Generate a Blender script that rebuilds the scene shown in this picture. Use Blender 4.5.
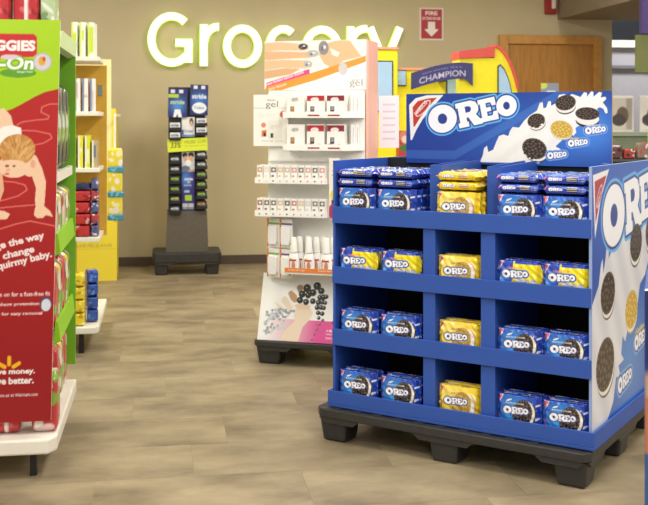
import bpy, bmesh, math, random
import numpy as np
from mathutils import Vector, Matrix

for o in list(bpy.data.objects):
    bpy.data.objects.remove(o)
SC = bpy.context.scene
COL = SC.collection
R = math.radians
rng = random.Random(7)

# ------------------------------------------------------------------ camera, world, lights
FPX = 1035.0
cam_d = bpy.data.cameras.new('camera')
cam = bpy.data.objects.new('camera', cam_d)
COL.objects.link(cam)
cam.location = (0, 0, 1.4)
cam.rotation_euler = (R(90), 0, R(-8.7))
cam_d.sensor_width = 36.0
cam_d.sensor_fit = 'HORIZONTAL'
cam_d.lens = FPX / 648.0 * 36.0
cam_d.shift_y = -132.5 / 648.0
cam_d.clip_start = 0.05
cam_d.dof.use_dof = True
cam_d.dof.focus_distance = 4.5
cam_d.dof.aperture_fstop = 6.0
SC.camera = cam

world = bpy.data.worlds.new('world')
SC.world = world
world.use_nodes = True
bg = world.node_tree.nodes['Background']
bg.inputs['Color'].default_value = (1.0, 0.97, 0.92, 1)
bg.inputs['Strength'].default_value = 0.55

SC.view_settings.view_transform = 'Standard'
SC.view_settings.look = 'None'
SC.view_settings.exposure = 0.0
SC.view_settings.gamma = 1.0
SC.view_settings.use_curve_mapping = False


def area_light(name, loc, size, power, color=(1, 0.965, 0.91)):
    d = bpy.data.lights.new(name, 'AREA')
    d.shape = 'RECTANGLE'
    d.size, d.size_y = size
    d.energy = power
    d.color = color
    o = bpy.data.objects.new(name, d)
    COL.objects.link(o)
    o.location = loc
    return o


for lx in (-1.3, 1.3, 3.9):
    for ly in (0.2, 2.6, 5.0, 7.6):
        area_light('ceiling_troffer_light', (lx, ly, 3.12), (0.6, 1.2), 50)
area_light('alcove_fill_light', (6.0, 11.4, 3.12), (1.2, 0.6), 60)  # unseen lamp added to brighten the alcove


# ------------------------------------------------------------------ colour and material helpers
def lin(c):
    if isinstance(c, str):
        c = c.lstrip('#')
        c = [int(c[i:i + 2], 16) / 255 for i in (0, 2, 4)]
    return tuple(x / 12.92 if x <= 0.04045 else ((x + 0.055) / 1.055) ** 2.4 for x in c[:3])


MATS = {}


def mat(name, color, rough=0.5, metal=0.0, var=0.0, vscale=20.0, bump=0.0, bscale=60.0, stretch=None, emit=None, estr=0.0, alpha=None, trans=0.0, coat=0.0):
    if name in MATS:
        return MATS[name]
    m = bpy.data.materials.new(name)
    m.use_nodes = True
    nt = m.node_tree
    b = nt.nodes['Principled BSDF']
    c = lin(color)
    b.inputs['Base Color'].default_value = (*c, 1)
    b.inputs['Roughness'].default_value = rough
    b.inputs['Metallic'].default_value = metal
    if coat:
        b.inputs['Coat Weight'].default_value = coat
        b.inputs['Coat Roughness'].default_value = 0.15
    if trans:
        b.inputs['Transmission Weight'].default_value = trans
    if emit:
        b.inputs['Emission Color'].default_value = (*lin(emit), 1)
        b.inputs['Emission Strength'].default_value = estr
    tc = nt.nodes.new('ShaderNodeTexCoord')
    mp = nt.nodes.new('ShaderNodeMapping')
    nt.links.new(tc.outputs['Object'], mp.inputs['Vector'])
    if stretch:
        mp.inputs['Scale'].default_value = stretch
    nz = nt.nodes.new('ShaderNodeTexNoise')
    nz.inputs['Scale'].default_value = vscale
    nz.inputs['Detail'].default_value = 4
    nt.links.new(mp.outputs['Vector'], nz.inputs['Vector'])
    v = max(var, 0.02)
    rp = nt.nodes.new('ShaderNodeValToRGB')
    rp.color_ramp.elements[0].position = 0.3
    rp.color_ramp.elements[1].position = 0.7
    rp.color_ramp.elements[0].color = (*[x * (1 - v) for x in c], 1)
    rp.color_ramp.elements[1].color = (*[min(1, x * (1 + v)) for x in c], 1)
    nt.links.new(nz.outputs['Fac'], rp.inputs['Fac'])
    nt.links.new(rp.outputs['Color'], b.inputs['Base Color'])
    if bump:
        n2 = nt.nodes.new('ShaderNodeTexNoise')
        n2.inputs['Scale'].default_value = bscale
        nt.links.new(mp.outputs['Vector'], n2.inputs['Vector'])
        bp = nt.nodes.new('ShaderNodeBump')
        bp.inputs['Strength'].default_value = bump
        bp.inputs['Distance'].default_value = 0.004
        nt.links.new(n2.outputs['Fac'], bp.inputs['Height'])
        nt.links.new(bp.outputs['Normal'], b.inputs['Normal'])
    MATS[name] = m
    return m


def mat_print(name, rough=0.45, bump=0.0, bscale=90.0, coat=0.0, spec=0.5):
    """ink printed on a surface: the point attribute 'ink' carries the flat print"""
    if name in MATS:
        return MATS[name]
    m = bpy.data.materials.new(name)
    m.use_nodes = True
    nt = m.node_tree
    b = nt.nodes['Principled BSDF']
    a = nt.nodes.new('ShaderNodeAttribute')
    a.attribute_name = 'ink'
    tc = nt.nodes.new('ShaderNodeTexCoord')
    nz = nt.nodes.new('ShaderNodeTexNoise')
    nz.inputs['Scale'].default_value = bscale
    nt.links.new(tc.outputs['Object'], nz.inputs['Vector'])
    hs = nt.nodes.new('ShaderNodeMixRGB')
    hs.blend_type = 'MULTIPLY'
    hs.inputs['Fac'].default_value = 0.06
    nt.links.new(a.outputs['Color'], hs.inputs['Color1'])
    nt.links.new(nz.outputs['Color'], hs.inputs['Color2'])
    nt.links.new(hs.outputs['Color'], b.inputs['Base Color'])
    b.inputs['Roughness'].default_value = rough
    b.inputs['Specular IOR Level'].default_value = spec
    if coat:
        b.inputs['Coat Weight'].default_value = coat
        b.inputs['Coat Roughness'].default_value = 0.12
    if bump:
        bp = nt.nodes.new('ShaderNodeBump')
        bp.inputs['Strength'].default_value = bump
        bp.inputs['Distance'].default_value = 0.004
        nt.links.new(nz.outputs['Fac'], bp.inputs['Height'])
        nt.links.new(bp.outputs['Normal'], b.inputs['Normal'])
    MATS[name] = m
    return m


P_CARD = mat_print('printed_card', 0.42)
P_GLOSS = mat_print('printed_gloss_card', 0.3)
P_FILM = mat_print('printed_plastic_film', 0.22, bump=0.6, bscale=45, coat=0.5)
KRAFT = mat('kraft_edge', '#b08a5c', 0.8, var=0.08)
WHITE = mat('white_card', '#f2efe8', 0.5)
WHITE_METAL = mat('white_enamel', '#ece8dc', 0.35)
BLUE = mat('blue_corrugate', '#2c54ab', 0.5, var=0.03, vscale=6)
BAY_SHADE = mat('bay_shade_black', '#15161c', 0.8)  # black colour on the centre wall stands in for shade deep in the bays
BLACKP = mat('black_plastic', '#333231', 0.45, var=0.12, vscale=30, bump=0.15)
BLACKM = mat('black_metal', '#1b1b1b', 0.45)
DARKGREY = mat('dark_grey_card', '#5e574c', 0.7, var=0.08, vscale=40)


# ------------------------------------------------------------------ mesh helpers
def mk(name, verts, faces, mats, parent=None, loc=(0, 0, 0), rot=(0, 0, 0), midx=None, ink=None, smooth=False, bevel=0.0):
    me = bpy.data.meshes.new(name)
    me.from_pydata([tuple(v) for v in verts], [], [tuple(f) for f in faces])
    if not isinstance(mats, (list, tuple)):
        mats = [mats]
    for m in mats:
        me.materials.append(m)
    if midx is not None:
        me.polygons.foreach_set('material_index', np.asarray(midx, dtype=np.int32))
    if smooth:
        me.polygons.foreach_set('use_smooth', np.ones(len(me.polygons), dtype=bool))
    if ink is not None:
        at = me.attributes.new('ink', 'FLOAT_COLOR', 'POINT')
        c4 = np.ones((len(verts), 4), dtype=np.float32)
        c4[:, :3] = ink
        at.data.foreach_set('color', c4.ravel())
    me.update()
    return mko(name, me, parent, loc, rot, bevel)


def mko(name, me, parent=None, loc=(0, 0, 0), rot=(0, 0, 0), bevel=0.0):
    o = bpy.data.objects.new(name, me)
    COL.objects.link(o)
    o.location = loc
    o.rotation_euler = rot
    if parent:
        o.parent = parent
    if bevel:
        b = o.modifiers.new('bevel', 'BEVEL')
        b.width = bevel
        b.segments = 2
        b.limit_method = 'ANGLE'
    return o


class MB:
    def __init__(s):
        s.v, s.f, s.m = [], [], []
        s.cur = 0

    def add(s, vs, fs):
        n = len(s.v)
        s.v += [tuple(v) for v in vs]
        s.f += [tuple(n + i for i in f) for f in fs]
        s.m += [s.cur] * len(fs)

    def box(s, x0, x1, y0, y1, z0, z1):
        s.add([(x0, y0, z0), (x1, y0, z0), (x1, y1, z0), (x0, y1, z0), (x0, y0, z1), (x1, y0, z1), (x1, y1, z1), (x0, y1, z1)],
              [(0, 3, 2, 1), (4, 5, 6, 7), (0, 1, 5, 4), (1, 2, 6, 5), (2, 3, 7, 6), (3, 0, 4, 7)])
        return s

    def prism(s, pts, axis, a, b):
        """polygon pts in the two other axes, extruded along axis from a to b"""
        n = len(pts)

        def P(p, t):
            return {'x': (t, p[0], p[1]), 'y': (p[0], t, p[1]), 'z': (p[0], p[1], t)}[axis]
        s.add([P(p, a) for p in pts] + [P(p, b) for p in pts],
              [tuple(range(n)), tuple(range(2 * n - 1, n - 1, -1))] + [(i, i + n, (i + 1) % n + n, (i + 1) % n) for i in range(n)])
        return s

    def lathe(s, prof, cx=0, cy=0, n=16, sx=1.0, sy=1.0):
        vs, fs = [], []
        for r, z in prof:
            for k in range(n):
                a = 2 * math.pi * k / n
                vs.append((cx + r * sx * math.cos(a), cy + r * sy * math.sin(a), z))
        for j in range(len(prof) - 1):
            for k in range(n):
                fs.append((j * n + k, j * n + (k + 1) % n, (j + 1) * n + (k + 1) % n, (j + 1) * n + k))
        fs.append(tuple(range(n - 1, -1, -1)))
        fs.append(tuple((len(prof) - 1) * n + k for k in range(n)))
        s.add(vs, fs)
        return s

    def build(s, name, mats, parent=None, loc=(0, 0, 0), rot=(0, 0, 0), bevel=0.0, smooth=False):
        o = mk(name, s.v, s.f, mats, parent, loc, rot, s.m, None, smooth, bevel)
        bm = bmesh.new()
        bm.from_mesh(o.data)
        bmesh.ops.recalc_face_normals(bm, faces=bm.faces)
        bm.to_mesh(o.data)
        bm.free()
        return o


def box(name, x0, x1, y0, y1, z0, z1, m, parent=None, bevel=0.0, **k):
    return MB().box(x0, x1, y0, y1, z0, z1).build(name, m, parent, bevel=bevel, **k)


def empty(name, loc, rz=0.0):
    o = bpy.data.objects.new(name, None)
    COL.objects.link(o)
    o.empty_display_size = 0.1
    o.location = loc
    o.rotation_euler = (0, 0, rz)
    return o


def tag(o, label, cat, group=None):
    o['label'] = label
    o['category'] = cat
    if group:
        o['group'] = group
    return o


def struct(o):
    o['kind'] = 'structure'
    return o


def copy_tree(o, parent=None):
    c = o.copy()
    COL.objects.link(c)
    c.parent = parent
    for ch in [x for x in o.children]:
        copy_tree(ch, c)
    return c


# ------------------------------------------------------------------ flat print: a small rasteriser onto grid points
_TXT = {}


def text_tris(s, bold=0.0, shear=0.0):
    key = (s, bold, shear)
    if key in _TXT:
        return _TXT[key]
    cu = bpy.data.curves.new('lettering', 'FONT')
    cu.body = s
    cu.offset = bold
    cu.shear = shear
    cu.resolution_u = 3
    ob = bpy.data.objects.new('lettering', cu)
    me = ob.to_mesh()
    me.calc_loop_triangles()
    v = np.array([tuple(x.co)[:2] for x in me.vertices]).reshape(-1, 2)
    t = np.array([tuple(x.vertices) for x in me.loop_triangles], dtype=int).reshape(-1, 3)
    ob.to_mesh_clear()
    bpy.data.objects.remove(ob)
    bpy.data.curves.remove(cu)
    _TXT[key] = (v, t)
    return v, t


R_OUT = [(0, 0), (.44, 0), (.44, .2), (.38, .2), (.38, .36), (.46, .36), (.64, 0), (1.02, 0), (1.02, .2), (.95, .2), (.8, .42), (.92, .54), (.95, .72), (.86, .91), (.66, 1), (0, 1), (0, .8), (.08, .8), (.08, .2), (0, .2)]
R_IN = [(.38, .56), (.56, .56), (.63, .64), (.63, .73), (.56, .8), (.38, .8)]
E_OUT = [(0, 0), (.96, 0), (.96, .38), (.74, .38), (.68, .22), (.4, .22), (.4, .42), (.64, .42), (.64, .6), (.4, .6), (.4, .8), (.66, .8), (.72, .64), (.93, .64), (.93, 1), (0, 1), (0, .8), (.09, .8), (.09, .2), (0, .2)]


class Canvas:
    def __init__(s, w, h, nx, ny, base='#ffffff'):
        s.w, s.h, s.nx, s.ny = w, h, nx, ny
        s.dx, s.dy = w / nx, h / ny
        xs = (np.arange(2 * (nx + 1)) - 0.5) * 0.5 * s.dx
        ys = (np.arange(2 * (ny + 1)) - 0.5) * 0.5 * s.dy
        s.X, s.Y = np.meshgrid(xs, ys)
        s.c = np.zeros(s.X.shape + (3,))
        s.c[:] = lin(base)

    def put(s, m, color, a=1.0):
        c = np.array(lin(color))
        s.c[m] = s.c[m] * (1 - a) + c * a
        return m

    def blend(s, f, color):
        f = np.clip(f, 0, 1)[..., None]
        s.c = s.c * (1 - f) + np.array(lin(color)) * f

    def m_ell(s, cx, cy, rx, ry, rot=0.0):
        ca, sa = math.cos(rot), math.sin(rot)
        dx, dy = s.X - cx, s.Y - cy
        return ((dx * ca + dy * sa) / rx) ** 2 + ((-dx * sa + dy * ca) / ry) ** 2 <= 1

    def ell(s, cx, cy, rx, ry, color, rot=0.0, a=1.0):
        return s.put(s.m_ell(cx, cy, rx, ry, rot), color, a)

    def m_poly(s, pts):
        m = np.zeros(s.X.shape, dtype=bool)
        px = [p[0] for p in pts]
        py = [p[1] for p in pts]
        i0 = max(0, int((min(py) / s.dy) * 2) - 2)
        i1 = min(s.X.shape[0], int((max(py) / s.dy) * 2) + 4)
        j0 = max(0, int((min(px) / s.dx) * 2) - 2)
        j1 = min(s.X.shape[1], int((max(px) / s.dx) * 2) + 4)
        if i1 <= i0 or j1 <= j0:
            return m
        X, Y = s.X[i0:i1, j0:j1], s.Y[i0:i1, j0:j1]
        mm = np.zeros(X.shape, dtype=bool)
        n = len(pts)
        for k in range(n):
            x1, y1 = pts[k]
            x2, y2 = pts[(k + 1) % n]
            if y1 == y2:
                continue
            c = ((y1 > Y) != (y2 > Y)) & (X < (x2 - x1) * (Y - y1) / (y2 - y1) + x1)
            mm ^= c
        m[i0:i1, j0:j1] = mm
        return m

    def poly(s, pts, color, a=1.0):
        return s.put(s.m_poly(pts), color, a)

    def rect(s, x0, x1, y0, y1, color, a=1.0):
        return s.put((s.X >= x0) & (s.X < x1) & (s.Y >= y0) & (s.Y < y1), color, a)

    def m_stroke(s, pts, w):
        m = np.zeros(s.X.shape, dtype=bool)
        for (x1, y1), (x2, y2) in zip(pts[:-1], pts[1:]):
            dx, dy = x2 - x1, y2 - y1
            L = dx * dx + dy * dy + 1e-12
            t = np.clip(((s.X - x1) * dx + (s.Y - y1) * dy) / L, 0, 1)
            m |= (s.X - x1 - t * dx) ** 2 + (s.Y - y1 - t * dy) ** 2 <= (w / 2) ** 2
        return m

    def stroke(s, pts, w, color, a=1.0):
        return s.put(s.m_stroke(pts, w), color, a)

    def dil(s, m, r):
        rx, ry = r / (s.dx / 2), r / (s.dy / 2)
        out = m.copy()
        for j in range(-int(ry), int(ry) + 1):
            for i in range(-int(rx), int(rx) + 1):
                if (i / max(rx, .01)) ** 2 + (j / max(ry, .01)) ** 2 > 1 or (i == 0 and j == 0):
                    continue
                t = np.zeros_like(m)
                ys, yd = (slice(0, m.shape[0] - j), slice(j, None)) if j >= 0 else (slice(-j, None), slice(0, m.shape[0] + j))
                xs, xd = (slice(0, m.shape[1] - i), slice(i, None)) if i >= 0 else (slice(-i, None), slice(0, m.shape[1] + i))
                t[yd, xd] = m[ys, xs]
                out |= t
        return out

    def m_text(s, txt, x, y, width, height, rot=0.0, bold=0.012, shear=0.0):
        """lettering with its lower left corner at x,y, fitted to width and height"""
        v, t = text_tris(txt, bold, shear)
        lo, hi = v.min(0), v.max(0)
        q = (v - lo) / (hi - lo) * np.array([width, height])
        ca, sa = math.cos(rot), math.sin(rot)
        q = np.stack([x + q[:, 0] * ca - q[:, 1] * sa, y + q[:, 0] * sa + q[:, 1] * ca], 1)
        m = np.zeros(s.X.shape, dtype=bool)
        for tr in t:
            m |= s._tri(q[tr], m)
        return m

    def _tri(s, p, m):
        i0 = max(0, int((p[:, 1].min() / s.dy) * 2) - 1)
        i1 = min(s.X.shape[0], int((p[:, 1].max() / s.dy) * 2) + 3)
        j0 = max(0, int((p[:, 0].min() / s.dx) * 2) - 1)
        j1 = min(s.X.shape[1], int((p[:, 0].max() / s.dx) * 2) + 3)
        if i1 > i0 and j1 > j0:
            X, Y = s.X[i0:i1, j0:j1], s.Y[i0:i1, j0:j1]
            d = []
            for k in range(3):
                a, b = p[k], p[(k + 1) % 3]
                d.append((b[0] - a[0]) * (Y - a[1]) - (b[1] - a[1]) * (X - a[0]))
            m[i0:i1, j0:j1] |= ((d[0] >= 0) & (d[1] >= 0) & (d[2] >= 0)) | ((d[0] <= 0) & (d[1] <= 0) & (d[2] <= 0))
        return m

    def text(s, txt, x, y, width, height, color, rot=0.0, bold=0.012, shear=0.0):
        return s.put(s.m_text(txt, x, y, width, height, rot, bold, shear), color)

    def m_oreo(s, x, y, W, rot=0.0, vs=1.0):
        ca, sa = math.cos(rot), math.sin(rot)

        def T(p):
            a, b = p[0] * W, p[1] * W * vs
            return (x + a * ca - b * sa, y + a * sa + b * ca)
        m = np.zeros(s.X.shape, dtype=bool)
        holes = np.zeros(s.X.shape, dtype=bool)
        for (cx, cy, rx, ry, hx, hy) in ((.165, .15, .165, .138, .054, .052), (.89, .138, .11, .1, .036, .038)):
            c = T((cx, cy))
            m |= s.m_ell(c[0], c[1], rx * W, ry * W * vs, rot)
            holes |= s.m_ell(c[0], c[1], hx * W, hy * W * vs, rot)
        for (pts, hole, x0, wd, y0, ht) in ((R_OUT, R_IN, .335, .265, .02, .245), (E_OUT, None, .588, .205, .03, .22)):
            m |= s.m_poly([T((x0 + a * wd, y0 + b * ht)) for a, b in pts])
            if hole:
                holes |= s.m_poly([T((x0 + a * wd, y0 + b * ht)) for a, b in hole])
        return m, holes

    def oreo(s, x, y, W, rot=0.0, vs=1.0, o1='#17307c', o2=None, w1=.028, w2=.05, fill='#fbfbff'):
        m, holes = s.m_oreo(x, y, W, rot, vs)
        if o2:
            s.put(s.dil(m, w2 * W), o2)
        s.put(s.dil(m, w1 * W), o1)
        s.put(m & ~holes, fill)

    def cookie(s, cx, cy, rx, ry, rot=0.0, tone='dark', cream=None, seed=1):
        if cream:
            s.ell(cx + cream[0] * 2, cy + cream[1] * 2, rx * .97, ry * .97, '#2a201c' if tone == 'dark' else '#caa13c', rot)
            s.ell(cx + cream[0] * 1.4, cy + cream[1] * 1.4, rx * .97, ry * .97, '#f3efe6', rot)
        base, hi = ('#2c211d', '#8b7768') if tone == 'dark' else ('#cfa634', '#f8e79a')
        ca, sa = math.cos(rot), math.sin(rot)
        dx, dy = s.X - cx, s.Y - cy
        a, b = (dx * ca + dy * sa) / rx, (-dx * sa + dy * ca) / ry
        r, th = np.sqrt(a * a + b * b), np.arctan2(b, a)
        m = r <= 1
        s.put(m, base)
        rim = (r > .84) & (r < .97) & (np.sin(th * 22) > 0.1)
        pet = (r > .42) & (r < .76) & (np.cos(th * 8) * np.sin(r * 16) > 0.2)
        mid = (r < .34) & (np.sin(a * 15) * np.sin(b * 15 + 1) > .1)
        for q in (rim, pet, mid):
            s.put(q & m, hi, .6)

    def out(s):
        a = s.c.reshape(s.ny + 1, 2, s.nx + 1, 2, 3)
        return a.mean((1, 3)).astype(np.float32)


def panel(name, cv, thick, mp, me_, parent=None, loc=(0, 0, 0), rot=(0, 0, 0), warp=None):
    """a board with print on its -y face; x 0..w, z 0..h, thickness towards +y"""
    nx, ny = cv.nx, cv.ny
    ink = cv.out().reshape(-1, 3)
    gx, gz = np.meshgrid(np.arange(nx + 1) * cv.dx, np.arange(ny + 1) * cv.dy)
    gx, gz = gx.ravel(), gz.ravel()
    wf = warp or (lambda x, z: (x, 0, z))
    fr = [wf(a, b) for a, b in zip(gx, gz)]
    N = nx + 1
    faces = [(j * N + i, j * N + i + 1, (j + 1) * N + i + 1, (j + 1) * N + i) for j in range(ny) for i in range(nx)]
    ring = [i for i in range(nx + 1)] + [j * N + nx for j in range(1, ny + 1)] + [ny * N + i for i in range(nx - 1, -1, -1)] + [j * N for j in range(ny - 1, 0, -1)]
    k = len(fr)
    back = [(fr[i][0], fr[i][1] + thick, fr[i][2]) for i in ring]
    edge = [fr[i] for i in ring]
    n = len(ring)
    verts = fr + edge + back
    idx = [0] * len(faces)
    for i in range(n):
        faces.append((k + (i + 1) % n, k + i, k + n + i, k + n + (i + 1) % n))
        idx.append(1)
    faces.append(tuple(k + n + i for i in range(n - 1, -1, -1)))
    idx.append(1)
    inkf = np.ones((len(verts), 3), dtype=np.float32)
    inkf[:len(fr)] = ink
    return mk(name, verts, faces, [mp, me_], parent, loc, rot, idx, inkf)


def carton_mesh(name, w, d, h, cv, side_col, mp=P_CARD):
    """a carton standing on z=0, print on the -y face, plain ink on the other sides"""
    nx, ny = cv.nx, cv.ny
    ink = cv.out().reshape(-1, 3)
    N = nx + 1
    fr = [(i * cv.dx - w / 2, -d / 2, j * cv.dy) for j in range(ny + 1) for i in range(nx + 1)]
    faces = [(j * N + i, j * N + i + 1, (j + 1) * N + i + 1, (j + 1) * N + i) for j in range(ny) for i in range(nx)]
    k = len(fr)
    verts = fr + [(-w / 2, -d / 2, 0), (w / 2, -d / 2, 0), (w / 2, d / 2, 0), (-w / 2, d / 2, 0), (-w / 2, -d / 2, h), (w / 2, -d / 2, h), (w / 2, d / 2, h), (-w / 2, d / 2, h)]
    faces += [(k, k + 3, k + 2, k + 1), (k + 4, k + 5, k + 6, k + 7), (k + 1, k + 2, k + 6, k + 5), (k + 2, k + 3, k + 7, k + 6), (k + 3, k, k + 4, k + 7)]
    inkf = np.ones((len(verts), 3), dtype=np.float32) * np.array(lin(side_col), dtype=np.float32)
    inkf[:k] = ink
    me = bpy.data.meshes.new(name)
    me.from_pydata(verts, [], faces)
    me.materials.append(mp)
    at = me.attributes.new('ink', 'FLOAT_COLOR', 'POINT')
    c4 = np.ones((len(verts), 4), dtype=np.float32)
    c4[:, :3] = inkf
    at.data.foreach_set('color', c4.ravel())
    me.update()
    return me


# ================================================================== THE ROOM
def floor_material(name):
    m = bpy.data.materials.new(name)
    m.use_nodes = True
    nt = m.node_tree
    b = nt.nodes['Principled BSDF']
    tc = nt.nodes.new('ShaderNodeTexCoord')
    geo = nt.nodes.new('ShaderNodeNewGeometry')
    oi = nt.nodes.new('ShaderNodeObjectInfo')
    add = nt.nodes.new('ShaderNodeVectorMath')
    add.operation = 'ADD'
    mul = nt.nodes.new('ShaderNodeVectorMath')
    mul.operation = 'SCALE'
    mul.inputs['Scale'].default_value = 37.0
    comb = nt.nodes.new('ShaderNodeCombineXYZ')
    for k in 'XYZ':
        nt.links.new(oi.outputs['Random'], comb.inputs[k])
    nt.links.new(comb.outputs[0], mul.inputs[0])
    nt.links.new(geo.outputs['Position'], add.inputs[0])
    nt.links.new(mul.outputs[0], add.inputs[1])
    mp = nt.nodes.new('ShaderNodeMapping')
    mp.inputs['Scale'].default_value = (1.7, 2.9, 1.0)
    nt.links.new(add.outputs[0], mp.inputs['Vector'])
    n1 = nt.nodes.new('ShaderNodeTexNoise')
    n1.inputs['Scale'].default_value = 1.4
    n1.inputs['Detail'].default_value = 7
    n1.inputs['Roughness'].default_value = 0.62
    nt.links.new(mp.outputs['Vector'], n1.inputs['Vector'])
    r1 = nt.nodes.new('ShaderNodeValToRGB')
    e = r1.color_ramp.elements
    e[0].position, e[0].color = 0.25, (*lin('#675a45'), 1)
    e[1].position, e[1].color = 0.78, (*lin('#b3a382'), 1)
    x = e.new(0.5)
    x.color = (*lin('#95866a'), 1)
    nt.links.new(n1.outputs['Fac'], r1.inputs['Fac'])
    tone = nt.nodes.new('ShaderNodeMapRange')
    tone.inputs['To Min'].default_value = 0.95
    tone.inputs['To Max'].default_value = 1.05
    nt.links.new(oi.outputs['Random'], tone.inputs['Value'])
    hs = nt.nodes.new('ShaderNodeHueSaturation')
    nt.links.new(tone.outputs[0], hs.inputs['Value'])
    nt.links.new(r1.outputs['Color'], hs.inputs['Color'])
    nt.links.new(hs.outputs['Color'], b.inputs['Base Color'])
    b.inputs['Roughness'].default_value = 0.5
    bp = nt.nodes.new('ShaderNodeBump')
    bp.inputs['Strength'].default_value = 0.08
    nt.links.new(n1.outputs['Fac'], bp.inputs['Height'])
    nt.links.new(bp.outputs['Normal'], b.inputs['Normal'])
    return m


FLOOR = floor_material('vinyl_stone_plank')
WALLM = mat('tan_wall_paint', '#cdbf9a', 0.85, var=0.03, vscale=3, bump=0.05, bscale=200)
floor = struct(box('floor', -4, 9, -3, 14, -0.1, -0.0012, mat('floor_joint', '#8a7a60', 0.7), None))
TW, TL = 0.40, 0.80
tile_me = None
row = 0
y = 2.9
while y < 10.05:
    lo = -0.30 * y - 0.9 + 0.6
    hi = 0.52 * y + 0.5
    off = (row % 3) * TL / 3 + (0.11 if row % 2 else 0)
    k0 = math.floor((lo - off) / TL)
    k1 = math.ceil((hi - off) / TL)
    for k in range(k0, k1):
        x0 = off + k * TL
        if tile_me is None:
            t = MB().box(0.0005, TL - 0.0005, 0.0005, TW - 0.0005, -0.02, 0).build('tile', FLOOR, floor)
            tile_me = t.data
        else:
            t = mko('tile', tile_me, floor)
        t.location = (x0, y, -0.0002 * rng.random())
    y += TW
    row += 1

WY = 10.1
wall = struct(box('wall_back', -4, 4.55, WY, WY + 0.15, 0, 3.25, WALLM))
struct(box('wall_alcove', 4.55, 9, 12.6, 12.75, 0, 3.25, mat('grey_wall_paint', '#a9a9b4', 0.8, var=0.03)))
struct(box('wall_return', 4.40, 4.55, WY + 0.15, 12.6, 0, 3.25, WALLM))
struct(box('baseboard_back', -4, 3.30, WY - 0.015, WY, 0, 0.085, mat('brown_vinyl_base', '#5b4d40', 0.6)))
struct(box('ceiling', -4, 9, -1.5, 13, 3.2, 3.3, mat('ceiling_board', '#e9e6df', 0.9, var=0.03)))
struct(box('trim_soffit', 3.96, 6.2, 6.2, WY, 2.43, 3.2, mat('soffit_paint', '#8c7d68', 0.85)))
# window band of the alcove: dark transom, sill lines
wn = struct(box('window_1', 4.7, 7.5, 12.54, 12.6, 2.42, 3.1, mat('dark_glass', '#20242c', 0.2)))
box('window_frame', 4.7, 7.5, 12.50, 12.6, 2.33, 2.42, WHITE_METAL, wn)
box('window_rail', 4.7, 7.5, 12.52, 12.6, 2.06, 2.10, mat('grey_rail', '#6d6d78', 0.6), wn)

# door
WOOD = mat('oak_veneer', '#c08636', 0.45, var=0.16, vscale=6, stretch=(9, 9, 0.8), coat=0.2)
WOODF = mat('oak_frame', '#cf9648', 0.45, var=0.12, vscale=8, stretch=(2, 2, 2))
dr = struct(empty('door_1', (3.33, WY, 0)))
dr['kind'] = 'structure'
MB().box(0, 0.09, -0.06, 0, 0, 2.26).box(1.0, 1.09, -0.06, 0, 0, 2.26).box(0.09, 1.0, -0.06, 0, 2.17, 2.26).build('door_frame', WOODF, dr, bevel=0.006)
box('door_leaf', 0.09, 1.0, -0.025, 0.0, 0, 2.17, WOOD, dr)
hd = MB()
hd.lathe([(0.03, 0), (0.03, 0.01), (0.012, 0.015), (0.012, 0.06)], n=12)
hd.build('door_handle', mat('brushed_steel', '#b8b4ac', 0.3, 1.0), dr, loc=(0.17, -0.025, 1.0), rot=(R(90), 0, 0))

# ------------------------------------------------------------------ halo lit wall sign
def ribbon(mb, pts, wd, y0, y1):
    """bent strip of width wd along the centre line pts in the x z plane"""
    L, Rr = [], []
    n = len(pts)
    for i, (x, z) in enumerate(pts):
        x0, z0 = pts[max(0, i - 1)]
        x1, z1 = pts[min(n - 1, i + 1)]
        t = Vector((x1 - x0, z1 - z0)).normalized()
        L.append((x - t.y * wd / 2, z + t.x * wd / 2))
        Rr.append((x + t.y * wd / 2, z - t.x * wd / 2))
    V = [(p[0], y0, p[1]) for p in L] + [(p[0], y0, p[1]) for p in Rr] + [(p[0], y1, p[1]) for p in L] + [(p[0], y1, p[1]) for p in Rr]
    F = []
    for i in range(n - 1):
        F += [(i, i + 1, n + i + 1, n + i), (2 * n + i, 3 * n + i, 3 * n + i + 1, 2 * n + i + 1), (i, 2 * n + i, 2 * n + i + 1, i + 1), (n + i, n + i + 1, 3 * n + i + 1, 3 * n + i)]
    F += [(0, n, 3 * n, 2 * n), (n - 1, 3 * n - 1, 4 * n - 1, 2 * n - 1)]
    mb.add(V, F)


def arc(cx, cz, rx, rz, a0, a1, n=40):
    return [(cx + rx * math.cos(R(a0 + (a1 - a0) * i / n)), cz + rz * math.sin(R(a0 + (a1 - a0) * i / n))) for i in range(n + 1)]


def letter_strokes(ch, w, h, s):
    cx, cz, rx, rz = w / 2, h / 2, w / 2 - s / 2, h / 2 - s / 2
    if ch == 'G':
        return [arc(cx, cz, rx, rz, 48, 318), [(w * .86, s * .55), (w * .86, h * .47)], [(w * .58, h * .44), (w * .86 + s / 2, h * .44)]]
    if ch == 'r':
        return [[(s / 2, 0), (s / 2, h)], arc(w * .95, h * .52, w * .95 - s / 2, h * .43, 172, 88, 16)]
    if ch == 'o':
        return [arc(cx, cz, rx, rz, 0, 360)]
    if ch == 'c':
        return [arc(cx * 1.1, cz, rx * 1.1, rz, 52, 308)]
    if ch == 'e':
        return [arc(cx, cz, rx, rz, 0, 312), [(s * .7, cz), (w - s * .0, cz)]]
    return [[(s * .4, h), (w * .52, h * .30)], [(w - s * .4, h), (w * .30, 0)]]


sg = empty('grocery_sign', (0, WY, 1.92))
tag(sg, 'halo lit white and lime channel letters reading Grocery on the tan wall', 'sign')
FACE = mat('lit_letter_face', '#fffef2', 0.4, emit='#f6fbe4', estr=0.8)
HALO = mat('lime_halo_light', '#c9ee3a', 0.4, emit='#c6e85a', estr=0.62)


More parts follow.
